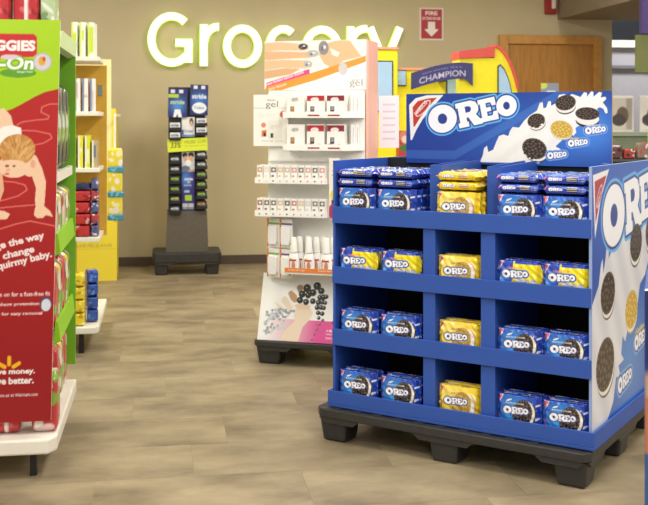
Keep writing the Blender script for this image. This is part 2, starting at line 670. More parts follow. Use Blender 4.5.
def wall_x(px):
    t = (px - 324) / FPX
    d = WY / (math.cos(R(8.7)) - t * math.sin(R(8.7)))
    return d * (math.sin(R(8.7)) + t * math.cos(R(8.7)))


for ch, a, b, z0, z1 in (('G', 148, 195, -0.005, 0.51), ('r', 200, 219, 0, 0.40), ('o', 223, 261, -0.01, 0.40), ('c', 265, 297, -0.01, 0.40), ('e', 302, 340, -0.01, 0.40), ('r', 346, 366, 0, 0.40), ('y', 366, 401, -0.15, 0.395)):
    xa, xb = wall_x(a), wall_x(b)
    strokes = letter_strokes(ch, xb - xa, z1 - z0, 0.068)
    mb = MB()
    for p in strokes:
        ribbon(mb, p, 0.068, -0.015, 0.015)
    lt = mb.build('letter', FACE, sg, (xa, -0.075, z0))
    mb = MB()
    for p in strokes:
        ribbon(mb, p, 0.080, -0.012, 0.012)
    mb.build('halo_light', HALO, lt, (0, 0.03, 0))

# fire extinguisher sign
cv = Canvas(0.245, 0.325, 50, 66, '#f3e6df')
cv.rect(0.014, 0.231, 0.014, 0.311, '#b8232c')
cv.text('FIRE', 0.06, 0.25, 0.125, 0.04, '#fbeee8', bold=.03)
cv.text('EXTINGUISHER', 0.03, 0.205, 0.185, 0.027, '#fbeee8', bold=.02)
cv.poly([(0.085, 0.185), (0.16, 0.185), (0.16, 0.11), (0.195, 0.11), (0.1225, 0.035), (0.05, 0.11), (0.085, 0.11)], '#fbf3ee')
fs_ = panel('fire_sign', cv, 0.006, P_CARD, WHITE, None, (wall_x(419.5), WY - 0.006, 2.20))
tag(fs_, 'red fire extinguisher sign with white down arrow on the back wall', 'sign')
# alarm strobe
st = empty('fire_alarm_strobe', (wall_x(544), WY, 2.48))
tag(st, 'small red fire alarm strobe high on the wall beside the soffit', 'alarm')
box('housing', 0, 0.12, -0.05, 0, 0, 0.19, mat('alarm_red', '#a31f22', 0.4), st, bevel=0.008)
box('strobe_lens', 0.06, 0.1, -0.075, -0.05, 0.05, 0.17, mat('strobe_lens', '#e9dfd8', 0.2), st, bevel=0.006)


# ================================================================== THE BLUE COOKIE DISPLAY
YAW = R(-40.9)
ORI = Vector((0.701, 4.475, 0))
DW, DD = 1.183, 1.0
DM = Matrix.Translation(ORI) @ Matrix.Rotation(YAW, 4, 'Z')


def dloc(u, v, z):
    return DM @ Vector((u, v, z))


def pallet(name, w, d, hl, ht, loc, rz, nlx, nly, leg=0.15, ribs=True):
    """moulded plastic pallet: deck plate, deck slots, skirt and cup legs"""
    p = empty(name, loc, rz)
    z0 = hl
    b = MB()
    c = 0.03
    b.prism([(c, 0), (w - c, 0), (w, c), (w, d - c), (w - c, d), (c, d), (0, d - c), (0, c)], 'z', z0, z0 + ht)
    b.build('deck', BLACKP, p, bevel=0.006)
    for i in range(nlx):
        for j in range(nly):
            lx = 0.015 + (w - 0.03 - leg) * i / max(1, nlx - 1)
            ly = 0.015 + (d - 0.03 - leg) * j / max(1, nly - 1)
            t = 0.012
            q = MB()
            q.add([(lx + t, ly + t, 0), (lx + leg - t, ly + t, 0), (lx + leg - t, ly + leg - t, 0), (lx + t, ly + leg - t, 0), (lx, ly, z0), (lx + leg, ly, z0), (lx + leg, ly + leg, z0), (lx, ly + leg, z0)],
                  [(0, 3, 2, 1), (4, 5, 6, 7), (0, 1, 5, 4), (1, 2, 6, 5), (2, 3, 7, 6), (3, 0, 4, 7)])
            q.build('leg', BLACKP, p, bevel=0.012)
    # short skirt under the rim beside each leg
    for i in range(nlx):
        lx = 0.015 + (w - 0.03 - leg) * i / max(1, nlx - 1)
        x0, x1 = max(0.02, lx - 0.07), min(w - 0.02, lx + leg + 0.07)
        pr = [(x0, z0), (x0 + 0.03, z0 - 0.022), (x1 - 0.03, z0 - 0.022), (x1, z0)]
        MB().prism(pr, 'y', 0.006, 0.02).build('skirt', BLACKP, p)
    for j in range(nly):
        ly = 0.015 + (d - 0.03 - leg) * j / max(1, nly - 1)
        y0, y1 = max(0.02, ly - 0.07), min(d - 0.02, ly + leg + 0.07)
        pr = [(y0, z0), (y0 + 0.03, z0 - 0.022), (y1 - 0.03, z0 - 0.022), (y1, z0)]
        MB().prism(pr, 'x', w - 0.02, w - 0.006).build('skirt', BLACKP, p)
    if ribs:
        for k in range(int((w - 0.16) / 0.1)):
            box('deck_rib', 0.08 + k * 0.1, 0.12 + k * 0.1, 0.012, 0.05, z0 + ht, z0 + ht + 0.003, BLACKP, p)
    return p


pl = pallet('plastic_pallet', 1.225, 1.06, 0.105, 0.04, dloc(-0.05, -0.03, 0), YAW, 3, 3, 0.135)
tag(pl, 'black moulded plastic pallet with cup legs under the blue cookie display', 'pallet')

disp = empty('cookie_display', dloc(0, 0, 0), YAW)
tag(disp, 'blue corrugated cookie display stand with shelves, printed header and side panel', 'display stand')
Z0 = 0.15
T = 0.010
# base tray
b = MB()
b.box(0, DW, 0, DD, Z0, Z0 + 0.012)
b.box(0, DW, 0, T, Z0 + 0.012, 0.219).box(0, DW, DD - T, DD, Z0 + 0.012, 0.219)
b.box(0, T, T, DD - T, Z0 + 0.012, 0.219).box(DW - T, DW, T, DD - T, Z0 + 0.012, 0.219)
b.build('base_tray', BLUE, disp, bevel=0.002)
TOP = 1.222
S0, S1 = 0.014, DW - 0.014          # outer faces of the side panels
V0, VC = 0.022, 0.50                 # front of the body and the centre wall
VB = DD - 0.022
box('side_panel', S0, S0 + 0.012, V0, VB, Z0 + 0.012, TOP, BLUE, disp)
box('centre_wall', S0 + 0.012, S1 - 0.012, VC, VC + 0.012, Z0 + 0.012, TOP, [BAY_SHADE], disp)
box('back_wall', S0 + 0.012, S1 - 0.012, VB - 0.012, VB, Z0 + 0.012, TOP - 0.1, BLUE, disp)
# posts between the bays: hollow dividers from the front back to the centre wall
POSTS = ((0.455, 0.510), (0.714, 0.775))
for a, c in POSTS:
    dv = MB()
    side = [(V0 + 0.008, Z0 + 0.012), (VC, Z0 + 0.012), (VC, TOP), (0.085, TOP - 0.012), (0.085, 1.0), (V0 + 0.008, 1.0)]
    dv.prism(side, 'x', a, a + 0.008).prism(side, 'x', c - 0.008, c)
    dv.box(a, c, V0, V0 + 0.008, Z0 + 0.012, 1.0).box(a + 0.008, c - 0.008, 0.085, 0.093, 1.0, TOP - 0.012)
    dv.build('divider', BLUE, disp)
SHELF = (0.958, 0.695, 0.425)       # shelf floors; the bottom row sits in the tray
LIPT = (1.022, 0.760, 0.488)
BAYS = ((S0 + 0.012, 0.455), (0.510, 0.714), (0.775, S1 - 0.012))
for zf, zl in zip(SHELF, LIPT):
    q = MB().box(S0 + 0.003, S1 - 0.003, 0.010, 0.022, zf - 0.008, zl)
    for (a, c) in BAYS:
        q.box(a, c, 0.022, VC, zf - 0.008, zf)
    q.build('shelf', BLUE, disp, bevel=0.0012)
    q = MB().box(S0 + 0.012, S1 - 0.012, VC + 0.012, VB - 0.012, zf - 0.008, zf).build('rear_shelf', BLUE, disp)

# --- printed side panel (outside face, right hand end)
cv = Canvas(0.956, TOP - Z0 - 0.012, 300, 336, '#2a56b4')
zb = Z0 + 0.012
cv.blend(np.exp(-((cv.X - 0.5) ** 2 + (cv.Y - 0.25) ** 2) / 0.09) * 0.75, '#5f9be0')
cv.blend(np.exp(-((cv.X - 0.45) ** 2 + (cv.Y - 0.95) ** 2) / 0.12) * 0.35, '#3f74cc')


def zz(pts):
    return [(t - 0.02, z - zb) for t, z in pts]


MILK = [(0, .68), (.05, .72), (.10, .76), (.13, .84), (.15, .86), (.16, .80), (.19, .86), (.21, .93), (.23, .93), (.23, .85), (.27, .88), (.30, .96), (.32, .96), (.33, .87), (.38, .93), (.42, .91), (.47, 1.0), (.5, .96), (.56, .99), (.6, 1.05), (.64, 1.0), (.72, 1.03), (.8, 1.1), (.86, 1.04), (.95, 1.1),
        (.98, .86), (.84, .80), (.76, .72), (.68, .69), (.62, .56), (.58, .62), (.53, .50), (.5, .54), (.46, .48), (.42, .51), (.40, .44), (.44, .41), (.36, .40), (.39, .35), (.33, .36), (.29, .27), (.22, .22), (.15, .12), (0, .0)]
cv.poly(zz(MILK), '#e9e9ee')
cv.blend((cv.m_poly(zz(MILK))) * (0.18 + 0.18 * np.sin(cv.X * 34 + cv.Y * 21)), '#b7bccb')
tri = cv.m_poly(zz([(.03, 1.19), (.235, 1.205), (.13, 1.10), (.055, .945)]))
cv.put(tri, '#f4f1f4')
cv.poly(zz([(.05, 1.165), (.20, 1.183), (.12, 1.095), (.062, 1.0)]), '#b52a38')
cv.ell(.09, 1.105 - zb, .055, .022, '#e9c9cf', 0.9)
cv.ell(.09, 1.105 - zb, .047, .016, '#b52a38', 0.9)
cv.text('NABISCO', .068, 1.062 - zb, .07, .016, '#f3dfe2', rot=.9, bold=.02)
cv.oreo(.150, 0.865 - zb, 0.90, 0.12, 1.0, '#2a4596', '#6db4f2', .014, .028)
for (t, z, r, rt, tn, cr) in ((.60, .875, .092, .3, 'dark', (-.002, -.013)), (.20, .715, .095, .3, 'dark', (.002, -.012)), (.53, .60, .092, .2, 'gold', (.0, -.012)), (.165, .44, .118, .3, 'dark', (.004, -.014)), (.84, .90, .09, .2, 'dark', (0, -.014))):
    cv.cookie(t, z - zb, r, r * .86, rt, tn, cr)
cv.oreo(.34, .275 - zb, .20, .14, 1.2, '#2c54a8', '#8fbcf0', .05, .09)
cv.oreo(.58, .405 - zb, .20, .14, 1.2, '#2c54a8', '#8fbcf0', .05, .09)
cv.text('Golden', .60, .475 - zb, .12, .03, '#f0cf3a', rot=.14, bold=.02, shear=.2)
cv.oreo(.80, .62 - zb, .16, .14, 1.2, '#2c54a8', '#8fbcf0', .05, .09)
panel('printed_side_panel', cv, 0.012, P_GLOSS, mat('pale_blue_edge', '#8fa5d4', 0.6), disp, (S1, V0, zb), (0, 0, R(90)))

# --- header card
HU0, HU1, HV = 0.133, 1.106, 0.485
HZ0, HZ1 = 1.200, 1.522
HW, HH = HU1 - HU0, HZ1 - HZ0
cv = Canvas(HW, HH, 560, 186, '#1f3f98')


def hp(x, y):
    p = (x - 32) / 576
    return (p * 4.87 / (p * 4.87 + (1 - p) * 4.356) * HW, (228 - y) / 190 * HH)


def hps(pts):
    return [hp(*p) for p in pts]


cv.blend(np.exp(-((cv.X - 0.62) ** 2 / .06 + (cv.Y - 0.10) ** 2 / 0.03)) * 0.7, '#3a74d4')
cv.blend(np.exp(-((cv.X - 0.88) ** 2 / .02 + (cv.Y - 0.16) ** 2 / 0.012)) * 0.8, '#4d92ee')
sw = np.abs(cv.Y - (0.04 + 0.55 * (cv.X - 0.25) ** 1.0 * (cv.X > 0.25))) < 0.02
cv.blend(sw * 0.25, '#5b95e8')
milk = [(238, 222), (246, 205), (250, 185), (258, 178), (262, 195), (276, 188), (284, 168), (292, 152), (304, 148), (318, 152), (322, 140), (330, 128), (348, 130), (362, 112), (378, 98), (398, 86), (406, 66), (414, 64), (416, 80), (424, 78), (430, 62), (437, 62), (438, 74), (452, 66), (460, 46), (474, 44), (486, 50), (496, 44), (520, 52), (530, 40), (538, 42), (538, 52), (550, 38), (556, 40), (556, 52), (572, 40), (580, 42), (576, 54), (590, 52), (592, 58), (582, 66), (594, 80), (596, 92), (590, 94), (584, 82), (574, 78), (566, 82), (574, 96), (548, 96),
        (536, 108), (520, 122), (506, 130), (508, 142), (500, 150), (490, 142), (486, 152), (476, 150), (470, 160), (458, 170), (450, 178), (464, 184), (462, 190), (446, 188), (438, 200), (428, 202), (418, 206), (404, 222)]
cv.poly(hps(milk), '#f8f7f4')
mm = cv.m_poly(hps(milk))
cv.blend(mm * (0.05 + 0.14 * np.sin(cv.X * 46 - cv.Y * 60)), '#d5d3cd')
for (x, y, r, rt, tn, cr, sq) in ((396, 112, 24, .25, 'dark', (.002, -.006), .78), (478, 66, 27, .15, 'dark', (.001, -.009), .72), (539, 94, 31, -.05, 'dark', (0, -.016), .52), (467, 134, 30, -.25, 'gold', (0, -.004), .74), (391, 184, 34, -.3, 'dark', (.004, -.008), .78)):
    c = hp(x, y)
    k = HW / 576
    cv.cookie(c[0], c[1], r * k, r * k * sq, rt, tn, cr)
for (x, y) in ((378, 128), (388, 131), (408, 128), (374, 205), (384, 210), (364, 196), (412, 122)):
    c = hp(x, y)
    cv.ell(c[0], c[1], .006, .005, '#2c211d' if y > 190 else '#f2efe8')
tri = hps([(40, 68), (58, 50), (90, 42), (136, 42), (106, 74), (78, 108), (60, 138), (48, 165), (44, 165)])
cv.poly(tri, '#f4f2f0')
cv.poly(hps([(50, 74), (64, 58), (92, 51), (118, 49), (96, 72), (72, 102), (56, 128), (52, 128)]), '#c4392f')
c = hp(79, 78)
cv.ell(c[0], c[1], .052, .019, '#f2dcd8', .78)
cv.ell(c[0], c[1], .046, .014, '#c4392f', .78)
c = hp(60, 98)
cv.text('NABISCO', c[0], c[1], .085, .019, '#f8e8e4', rot=.78, bold=.03)
c = hp(102, 152)
cv.oreo(c[0], c[1] - .006, .44, .20, 1.06, '#2a3f96', '#63b8f6', .016, .032)
c = hp(428, 212)
cv.oreo(c[0], c[1], .088, .14, 1.25, '#2c54a8', '#7fb0ee', .05, .10)
c = hp(486, 180)
cv.oreo(c[0], c[1], .088, .14, 1.25, '#2c54a8', '#7fb0ee', .05, .10)
c = hp(492, 162)
cv.text('Golden', c[0], c[1], .035, .014, '#f0cf3a', rot=.14, bold=.02, shear=.2)
c = hp(534, 148)
cv.oreo(c[0], c[1], .090, .14, 1.25, '#2c54a8', '#7fb0ee', .05, .10)
c = hp(540, 127)
cv.text('DOUBLE STUF', c[0], c[1], .055, .008, '#e8f0fb', rot=.04, bold=.02)
c = hp(580, 220)
cv.text('NABISCO', c[0], c[1], .03, .005, '#9db6e0', bold=.01)
panel('header_card', cv, 0.010, P_GLOSS, KRAFT, disp, (HU0, HV, HZ0))

# ------------------------------------------------------------------ cookie packs
PW, PH, PD = 0.192, 0.150, 0.046
NXP, NF, NS = 104, 76, 22


def art_blue(cv):
    w, h = cv.w, cv.h
    cv.rect(-1, 1, -1, 1, '#1d3fb0')
    cv.blend(np.exp(-(((cv.X - .40 * w) / (.30 * w)) ** 2 + ((cv.Y - .52 * h) / (.42 * h)) ** 2)), '#3f9fe8')
    for (a, b, rx, ry, rt) in ((.86, .62, .06, .02, .7), (.90, .42, .06, .03, .3), (.84, .24, .07, .03, -.5), (.80, .80, .05, .018, 1.0), (.30, .86, .07, .016, .4), (.93, .80, .04, .02, .4)):
        cv.ell(a * w, b * h, rx * w, ry * w, '#e8f1fb', rt)
    cv.cookie(.60 * w, .54 * h, .215 * w, .38 * h, -.25, 'dark', (.009, -.002))
    cv.text('MILKS FAVORITE COOKIE', .22 * w, .76 * h, .42 * w, .04 * h, '#eef3fb', rot=.02, bold=.01)
    cv.oreo(.18 * w, .46 * h, .56 * w, .06, 1.1, '#142f88', None, .035)
    corner_tags(cv)


def corner_tags(cv):
    w, h = cv.w, cv.h
    cv.poly([(.03 * w, .99 * h), (.17 * w, .99 * h), (.11 * w, .82 * h), (.04 * w, .72 * h)], '#f2d9dc')
    cv.poly([(.04 * w, .97 * h), (.15 * w, .97 * h), (.10 * w, .83 * h), (.045 * w, .76 * h)], '#dd5a62')
    cv.poly([(.035 * w, .48 * h), (.085 * w, .44 * h), (.09 * w, .14 * h), (.03 * w, .16 * h)], '#e0636a')


def art_gold(cv):
    w, h = cv.w, cv.h
    cv.rect(-1, 1, -1, 1, '#f6d222')
    cv.blend(np.exp(-(((cv.X - .40 * w) / (.35 * w)) ** 2 + ((cv.Y - .75 * h) / (.25 * h)) ** 2)), '#f9e476')
    cv.ell(.74 * w, .5 * h, .15 * w, .38 * h, '#f9e690', -.25)
    cv.cookie(.57 * w, .50 * h, .215 * w, .38 * h, -.25, 'gold', (.012, -.002))
    m = cv.m_ell(.57 * w, .50 * h, .215 * w, .38 * h, -.25)
    cv.put(m, '#9c6a26', .38)
    cv.text('GOLDEN', .32 * w, .77 * h, .24 * w, .06 * h, '#a06a1e', rot=.08, bold=.03)
    cv.oreo(.17 * w, .46 * h, .54 * w, .06, 1.1, '#1c2a66', '#8c96b8', .035, .05)
    corner_tags(cv)


def art_heads(cv):
    w, h = cv.w, cv.h
    cv.rect(-1, 1, -1, 1, '#1d46b6')
    cv.poly([(.40 * w, -.1), (.36 * w, .5 * h), (.42 * w, h + .1), (w + .1, h + .1), (w + .1, -.1)], '#f6e21e')
    cv.poly([(.42 * w, .93 * h), (w + .1, .93 * h), (w + .1, h + .1), (.42 * w, h + .1)], '#1d46b6')
    cv.blend(np.exp(-(((cv.X - .08 * w) / (.14 * w)) ** 2 + ((cv.Y - .30 * h) / (.25 * h)) ** 2)), '#4ea6ea')
    cv.cookie(.55 * w, .24 * h, .29 * w, .26 * h, 0, 'gold', (0, -.008))
    cv.cookie(.58 * w, .27 * h, .20 * w, .19 * h, 0, 'dark')
    cv.text('DOUBLE', .24 * w, .77 * h, .20 * w, .06 * h, '#f4a08a', rot=.05, bold=.03)
    cv.text('STUF', .46 * w, .785 * h, .13 * w, .06 * h, '#e8833c', rot=.05, bold=.03)
    cv.oreo(.14 * w, .51 * h, .58 * w, .06, 1.05, '#142f88', '#4a8ade', .035, .055)
    m = cv.m_text('Heads or Tails', .46 * w, .43 * h, .43 * w, .08 * h, 0, .02)
    cv.put(cv.dil(m, .0016), '#3a62b8')
    cv.put(m, '#f6f6fa')
    corner_tags(cv)


def side_strip(cv, base, cook, txt, extra=False):
    w, h = cv.w, cv.h
    cv.rect(-1, 1, -1, 1, base)
    cv.poly([(.05 * w, .95 * h), (.12 * w, .95 * h), (.07 * w, .35 * h)], '#dd5a62')
    cv.oreo(.15 * w, .28 * h, .30 * w, .03, 1.35, '#142f88' if base != '#f6d222' else '#2a3566', None, .04)
    if extra:
        cv.ell(.50 * w, .62 * h, .05 * w, .26 * h, '#f0d93a')
        cv.ell(.50 * w, .62 * h, .025 * w, .13 * h, '#203a9a')
    for k in range(3):
        a = .18 + k * .25
        cv.rect(.54 * w, .76 * w, a * h, (a + .16) * h, cook)
        cv.rect(.54 * w, .76 * w, (a + .16) * h, (a + .22) * h, '#e9e2d2')
    for k in range(2):
        cv.text('COOKIES NET WT', .79 * w, (.28 + .28 * k) * h, .14 * w, .16 * h, txt, bold=.01)


def pack_mesh(name, art, sideart, seed, base):
    """pillow wrapped pack: local x width (centred), y depth (front at -PD/2), z height from 0"""
    rs = np.random.RandomState(seed)
    cf = Canvas(PW, PH, NXP, NF, base)
    art(cf)
    fr = cf.out()
    cs = Canvas(PW, PD, NXP, NS, base)
    sideart(cs)
    sd = cs.out()
    loop = []                      # (y, z, which, index): front bottom->top, top front->back, back, bottom back->front
    r = 0.006
    for j in range(NF + 1):
        t = j / NF
        bul = 0.006 * (1 - (2 * t - 1) ** 4)
        loop.append((-PD / 2 + 0.006 - bul, 0.004 + (PH - 0.008) * t, 'f', j))
    for j in range(1, NS):
        t = j / NS
        loop.append((-PD / 2 + 0.006 + (PD - 0.012) * t, PH - 0.004 + 0.004 * math.sin(math.pi * t), 't', j))
    for j in range(13):
        t = j / 12
        loop.append((PD / 2 - 0.006 + 0.006 * (1 - (2 * t - 1) ** 4), PH - 0.004 - (PH - 0.008) * t, 'b', j))
    for j in range(1, NS):
        t = j / NS
        loop.append((PD / 2 - 0.006 - (PD - 0.012) * t, 0.004 - 0.004 * math.sin(math.pi * t), 'u', j))
    nl = len(loop)
    ks = rs.uniform(50, 240, (7, 2))
    ph = rs.uniform(0, 6.28, 7)
    am = rs.uniform(0.3, 1.0, 7) * 0.0011
    bk = np.array(lin(base))
    V = np.zeros((NXP + 1, nl, 3))
    C = np.zeros((NXP + 1, nl, 3), dtype=np.float32)
    for i in range(NXP + 1):
        s = 2 * i / NXP - 1
        a = abs(s)
        if a < .78:
            fd = 1.0
        elif a < .95:
            q = (a - .78) / .17
            fd = 1 - .93 * (q * q * (3 - 2 * q))
        else:
            fd = 0.07
        fh = 1 - 0.035 * max(0, (a - .75) / .25) ** 2
        x = s * PW / 2
        for k, (yy, zz_, wh, idx) in enumerate(loop):
            n = sum(am[m] * math.sin(ks[m, 0] * x + ks[m, 1] * zz_ + ph[m]) for m in range(7))
            n *= 0.55 + 1.3 * max(0, a - .6) / .4
            py = yy * fd
            pz = PH / 2 + (zz_ - PH / 2) * fh
            if wh == 'f':
                py -= n
                C[i, k] = fr[idx, i]
            elif wh == 'b':
                py += n
                C[i, k] = bk
            elif wh == 't':
                pz -= abs(n) * 1.2
                C[i, k] = sd[idx, NXP - i] if False else sd[idx, i]
            else:
                pz += abs(n) * 0.6
                C[i, k] = sd[NS - idx if False else idx, i]
            V[i, k] = (x + (0.0012 * math.sin(zz_ * 420) if a > .97 else 0), py, pz)
    faces = []
    for i in range(NXP):
        for k in range(nl):
            k2 = (k + 1) % nl
            faces.append((i * nl + k, (i + 1) * nl + k, (i + 1) * nl + k2, i * nl + k2))
    faces.append(tuple(range(nl)))
    faces.append(tuple(NXP * nl + k for k in range(nl - 1, -1, -1)))
    me = bpy.data.meshes.new(name)
    me.from_pydata(V.reshape(-1, 3).tolist(), [], faces)
    me.materials.append(P_FILM)
    at = me.attributes.new('ink', 'FLOAT_COLOR', 'POINT')
    c4 = np.ones((len(V.reshape(-1, 3)), 4), dtype=np.float32)
    c4[:, :3] = C.reshape(-1, 3)
    at.data.foreach_set('color', c4.ravel())
    me.polygons.foreach_set('use_smooth', np.ones(len(me.polygons), dtype=bool))
    me.update()
    return me


sb = lambda c: side_strip(c, '#1d3fb0', '#2b221f', '#dfe8f8')
sb2 = lambda c: side_strip(c, '#1d3fb0', '#2b221f', '#dfe8f8', True)
sg2 = lambda c: side_strip(c, '#f6d222', '#b98432', '#8a6410')
PB = [pack_mesh('cookie_pack', art_blue, sb, 11 + k, '#1d3fb0') for k in range(2)]
PB2 = pack_mesh('cookie_pack', art_blue, sb2, 33, '#1d3fb0')
PG = [pack_mesh('cookie_pack', art_gold, sg2, 51 + k, '#f6d222') for k in range(2)]
PT = [pack_mesh('cookie_pack', art_heads, sb, 71 + k, '#1d46b6') for k in range(2)]

KIND = {'b': 'blue chocolate cookie pack', 'g': 'yellow golden cookie pack', 't': 'half blue half yellow cookie pack'}
ROWN = ('top shelf', 'second shelf', 'third shelf', 'bottom tray')
BAYN = ('left bay', 'left bay', 'middle bay', 'right bay', 'right bay')
SIDE = ('left side', 'right side', '', 'left side', 'right side')
COLU = (0.131, 0.338, 0.612, 0.870, 1.060)
ROWZ = (SHELF[0], SHELF[1], SHELF[2], Z0 + 0.012)
PLAN = ('bbgbb', 'ttgtt', 'bbgbb', 'bbgbb')


def place_pack(kind, u, v, z, label, lying=False, jz=0.0, tilt=0.0, mesh=None):
    me = mesh or rng.choice({'b': PB, 'g': PG, 't': PT}[kind])
    o = bpy.data.objects.new('cookie_pack', me)
    COL.objects.link(o)
    o.location = dloc(u, v, z)
    o.rotation_euler = (tilt, 0, YAW + jz)
    tag(o, label, 'cookie pack', 'cookie packs on the blue display')
    return o


for r_i, (plan, z) in enumerate(zip(PLAN, ROWZ)):
    for c_i, kd in enumerate(plan):
        u = COLU[c_i] + (rng.random() - .5) * 0.004
        sx = 0.975 if c_i > 2 else 1.0
        if c_i == 2:
            u = 0.612
        if r_i == 0:
            u = (0.122, 0.316, 0.604, 0.868, 1.057)[c_i]
            sx = 0.985 if c_i < 2 else sx
        nm = KIND[kd]
        where = f'{ROWN[r_i]}, {SIDE[c_i]} of {BAYN[c_i]}' if SIDE[c_i] else f'{ROWN[r_i]}, {BAYN[c_i]}'
        vf = 0.024 + PD / 2 + 0.002 + rng.random() * 0.004
        depth = 4 if r_i == 0 else 2
        jz = (rng.random() - .5) * R(4)
        for k in range(depth):
            if k == 0:
                lab = f'front upright {nm}, {where}'
            elif k == 1:
                lab = f'second upright {nm}, {where}'
            elif k == 2:
                lab = f'third upright {nm}, {where}'
            else:
                lab = f'rearmost upright {nm}, {where}'
            place_pack(kd, u + (0 if k == 0 else (rng.random() - .5) * .004), vf + k * (PD + 0.008), z, lab, jz=jz if r_i else jz * .3).scale.x = sx if k == 0 or c_i != 2 else min(sx, 1.0)
        if r_i == 0:
            for rowk in range(2):
                for lv in range(2):
                    sp = PB2 if (c_i == 0 and lv == 1 and rowk == 0) else None
                    # lying on its back: width along u, height along v, depth vertical, bottom edge to the front
                    zz0 = z + PH + 0.003 + lv * 0.0395 + PD * 0.4
                    vv = vf - PD / 2 + rowk * (PH + 0.008) - 0.001 * lv
                    lab = f'{nm} lying flat, ' + ('upper' if lv else 'lower') + (' front' if rowk == 0 else ' rear') + f', {where}'
                    o = place_pack(kd, u + (rng.random() - .5) * 0.008, vv, zz0, lab, jz=(rng.random() - .5) * R(3), tilt=R(-90), mesh=sp)
                    o.scale = (sx, 0.80, 1)


ORD = ('first', 'second', 'third', 'fourth', 'fifth', 'sixth', 'seventh', 'eighth', 'ninth', 'tenth')
# ================================================================== THE NAIL POLISH DISPLAY
def to_world(X, d):
    a = R(8.7)
    return Vector((d * math.sin(a) + X * math.cos(a), d * math.cos(a) - X * math.sin(a), 0))


SY = R(-24.7)
SO = Vector((0.506, 5.942, 0))
SM = Matrix.Translation(SO) @ Matrix.Rotation(SY, 4, 'Z')


def sloc(u, v, z):
    return SM @ Vector((u, v, z))


sp = pallet('small_pallet', 0.68, 0.56, 0.10, 0.035, sloc(-0.01, -0.01, 0), SY, 2, 2, 0.15, ribs=False)
tag(sp, 'small black plastic pallet under the white nail polish display', 'pallet')
nd = empty('nail_polish_display', SO, SY)
tag(nd, 'white cardboard nail polish display stand with printed hand header', 'display stand')
PINK = mat('pink_edge_card', '#eeb7a6', 0.5)
CREAM = mat('cream_card', '#f4f1ea', 0.5)
# column
box('column', 0.03, 0.615, 0.15, 0.40, 0.136, 1.56, CREAM, nd)
box('side_fin', 0.620, 0.634, 0.155, 0.40, 0.50, 1.86, PINK, nd)
SKIN, SKIN2 = '#e9c096', '#d9a273'
# header card with the hand picture
cv = Canvas(0.612, 0.285, 190, 88, '#f6f3ec')


def q(x, y):
    return ((x - 62) / 520 * 0.612, (265 - y) / 235 * 0.285)


def qs(p):
    return [q(*a) for a in p]


cv.poly(qs([(62, 30), (250, 32), (420, 34), (582, 30), (582, 110), (330, 160), (62, 205)]), '#f3ece2')
for pts, c in (([(62, 38), (140, 34), (250, 44), (290, 50), (292, 72), (260, 78), (150, 74), (62, 78)], SKIN),
               ([(62, 78), (160, 80), (270, 84), (340, 80), (345, 98), (300, 112), (160, 116), (62, 120)], '#e4b68a'),
               ([(62, 122), (160, 120), (280, 124), (310, 136), (308, 156), (270, 162), (150, 158), (62, 170)], SKIN),
               ([(62, 172), (170, 160), (250, 164), (200, 190), (62, 212)], '#deaf82'),
               ([(350, 60), (400, 40), (440, 32), (500, 32), (560, 110), (470, 128), (440, 150), (400, 160), (370, 140), (345, 100)], '#e6b98c')):
    cv.poly(qs(pts), c)
cv.poly(qs([(400, 66), (450, 90), (440, 110), (412, 100)]), '#f3ece2')
for (x, y, w, h, c) in ((263, 58, 24, 15, '#3c3a3c'), (312, 92, 32, 17, '#b9b6b4'), (288, 142, 22, 16, '#b9b6b4'), (368, 66, 26, 34, '#8e8a8b'), (466, 165, 24, 32, '#cfcac8')):
    a = q(x, y)
    cv.ell(a[0], a[1], w * .00118, h * .00121, c)
    cv.ell(a[0] + .006, a[1] + .004, w * .0003, h * .0003, '#ece9e6')
    cv.ell(a[0] - .008, a[1] - .004, w * .0003, h * .0004, '#6f6c70')
cv.poly(qs([(72, 245), (62, 265), (76, 285), (330, 218), (582, 135), (582, 106), (330, 178)]), '#f09a3a')
cv.poly(qs([(70, 230), (296, 165), (298, 188), (74, 248)]), '#e04a86')
a = q(76, 243)
cv.text('new limited edition shades', a[0], a[1], .235, .016, '#fdeef4', rot=.305, bold=.02)
a = q(85, 272)
cv.text('Sally Hansen', a[0], a[1], .115, .02, '#fdf4ea', rot=.30, bold=.01, shear=.3)
cv.ell(*q(466, 165), .026, .032, '#cfcac8')
a = q(510, 224)
cv.text('Salon', a[0], a[1], .045, .012, '#55555a', bold=0)
a = q(500, 258)
cv.text('gel', a[0], a[1], .075, .05, '#3a3a40', bold=-.01)
a = q(335, 236)
cv.text('insta gel strips no light needed', a[0], a[1], .15, .008, '#a9a5a2', bold=0)
panel('header_card', cv, 0.008, P_CARD, CREAM, nd, (0.014, 0.132, 1.575))
# backing card under the header
box('upper_back', 0.04, 0.616, 0.135, 0.150, 1.16, 1.575, CREAM, nd)


def lipshelf(name, u0, u1, v0, v1, zt, zb_, cut, parent=nd, lipmat=CREAM):
    m = MB()
    m.prism([(u0, v0), (u1 - cut, v0), (u1, v0 + cut), (u1, v1), (u0, v1)], 'z', zb_, zb_ + 0.006)
    m.box(u0, u1 - cut, v0 - 0.006, v0, zb_, zt)
    m.prism([(u1 - cut, v0 - 0.006), (u1 + 0.003, v0 + cut - 0.003), (u1, v0 + cut), (u1 - cut, v0)], 'z', zb_, zt)
    m.box(u0 - 0.005, u0, v0 - 0.006, v1, zb_, zt)
    return m.build(name, [lipmat], parent)


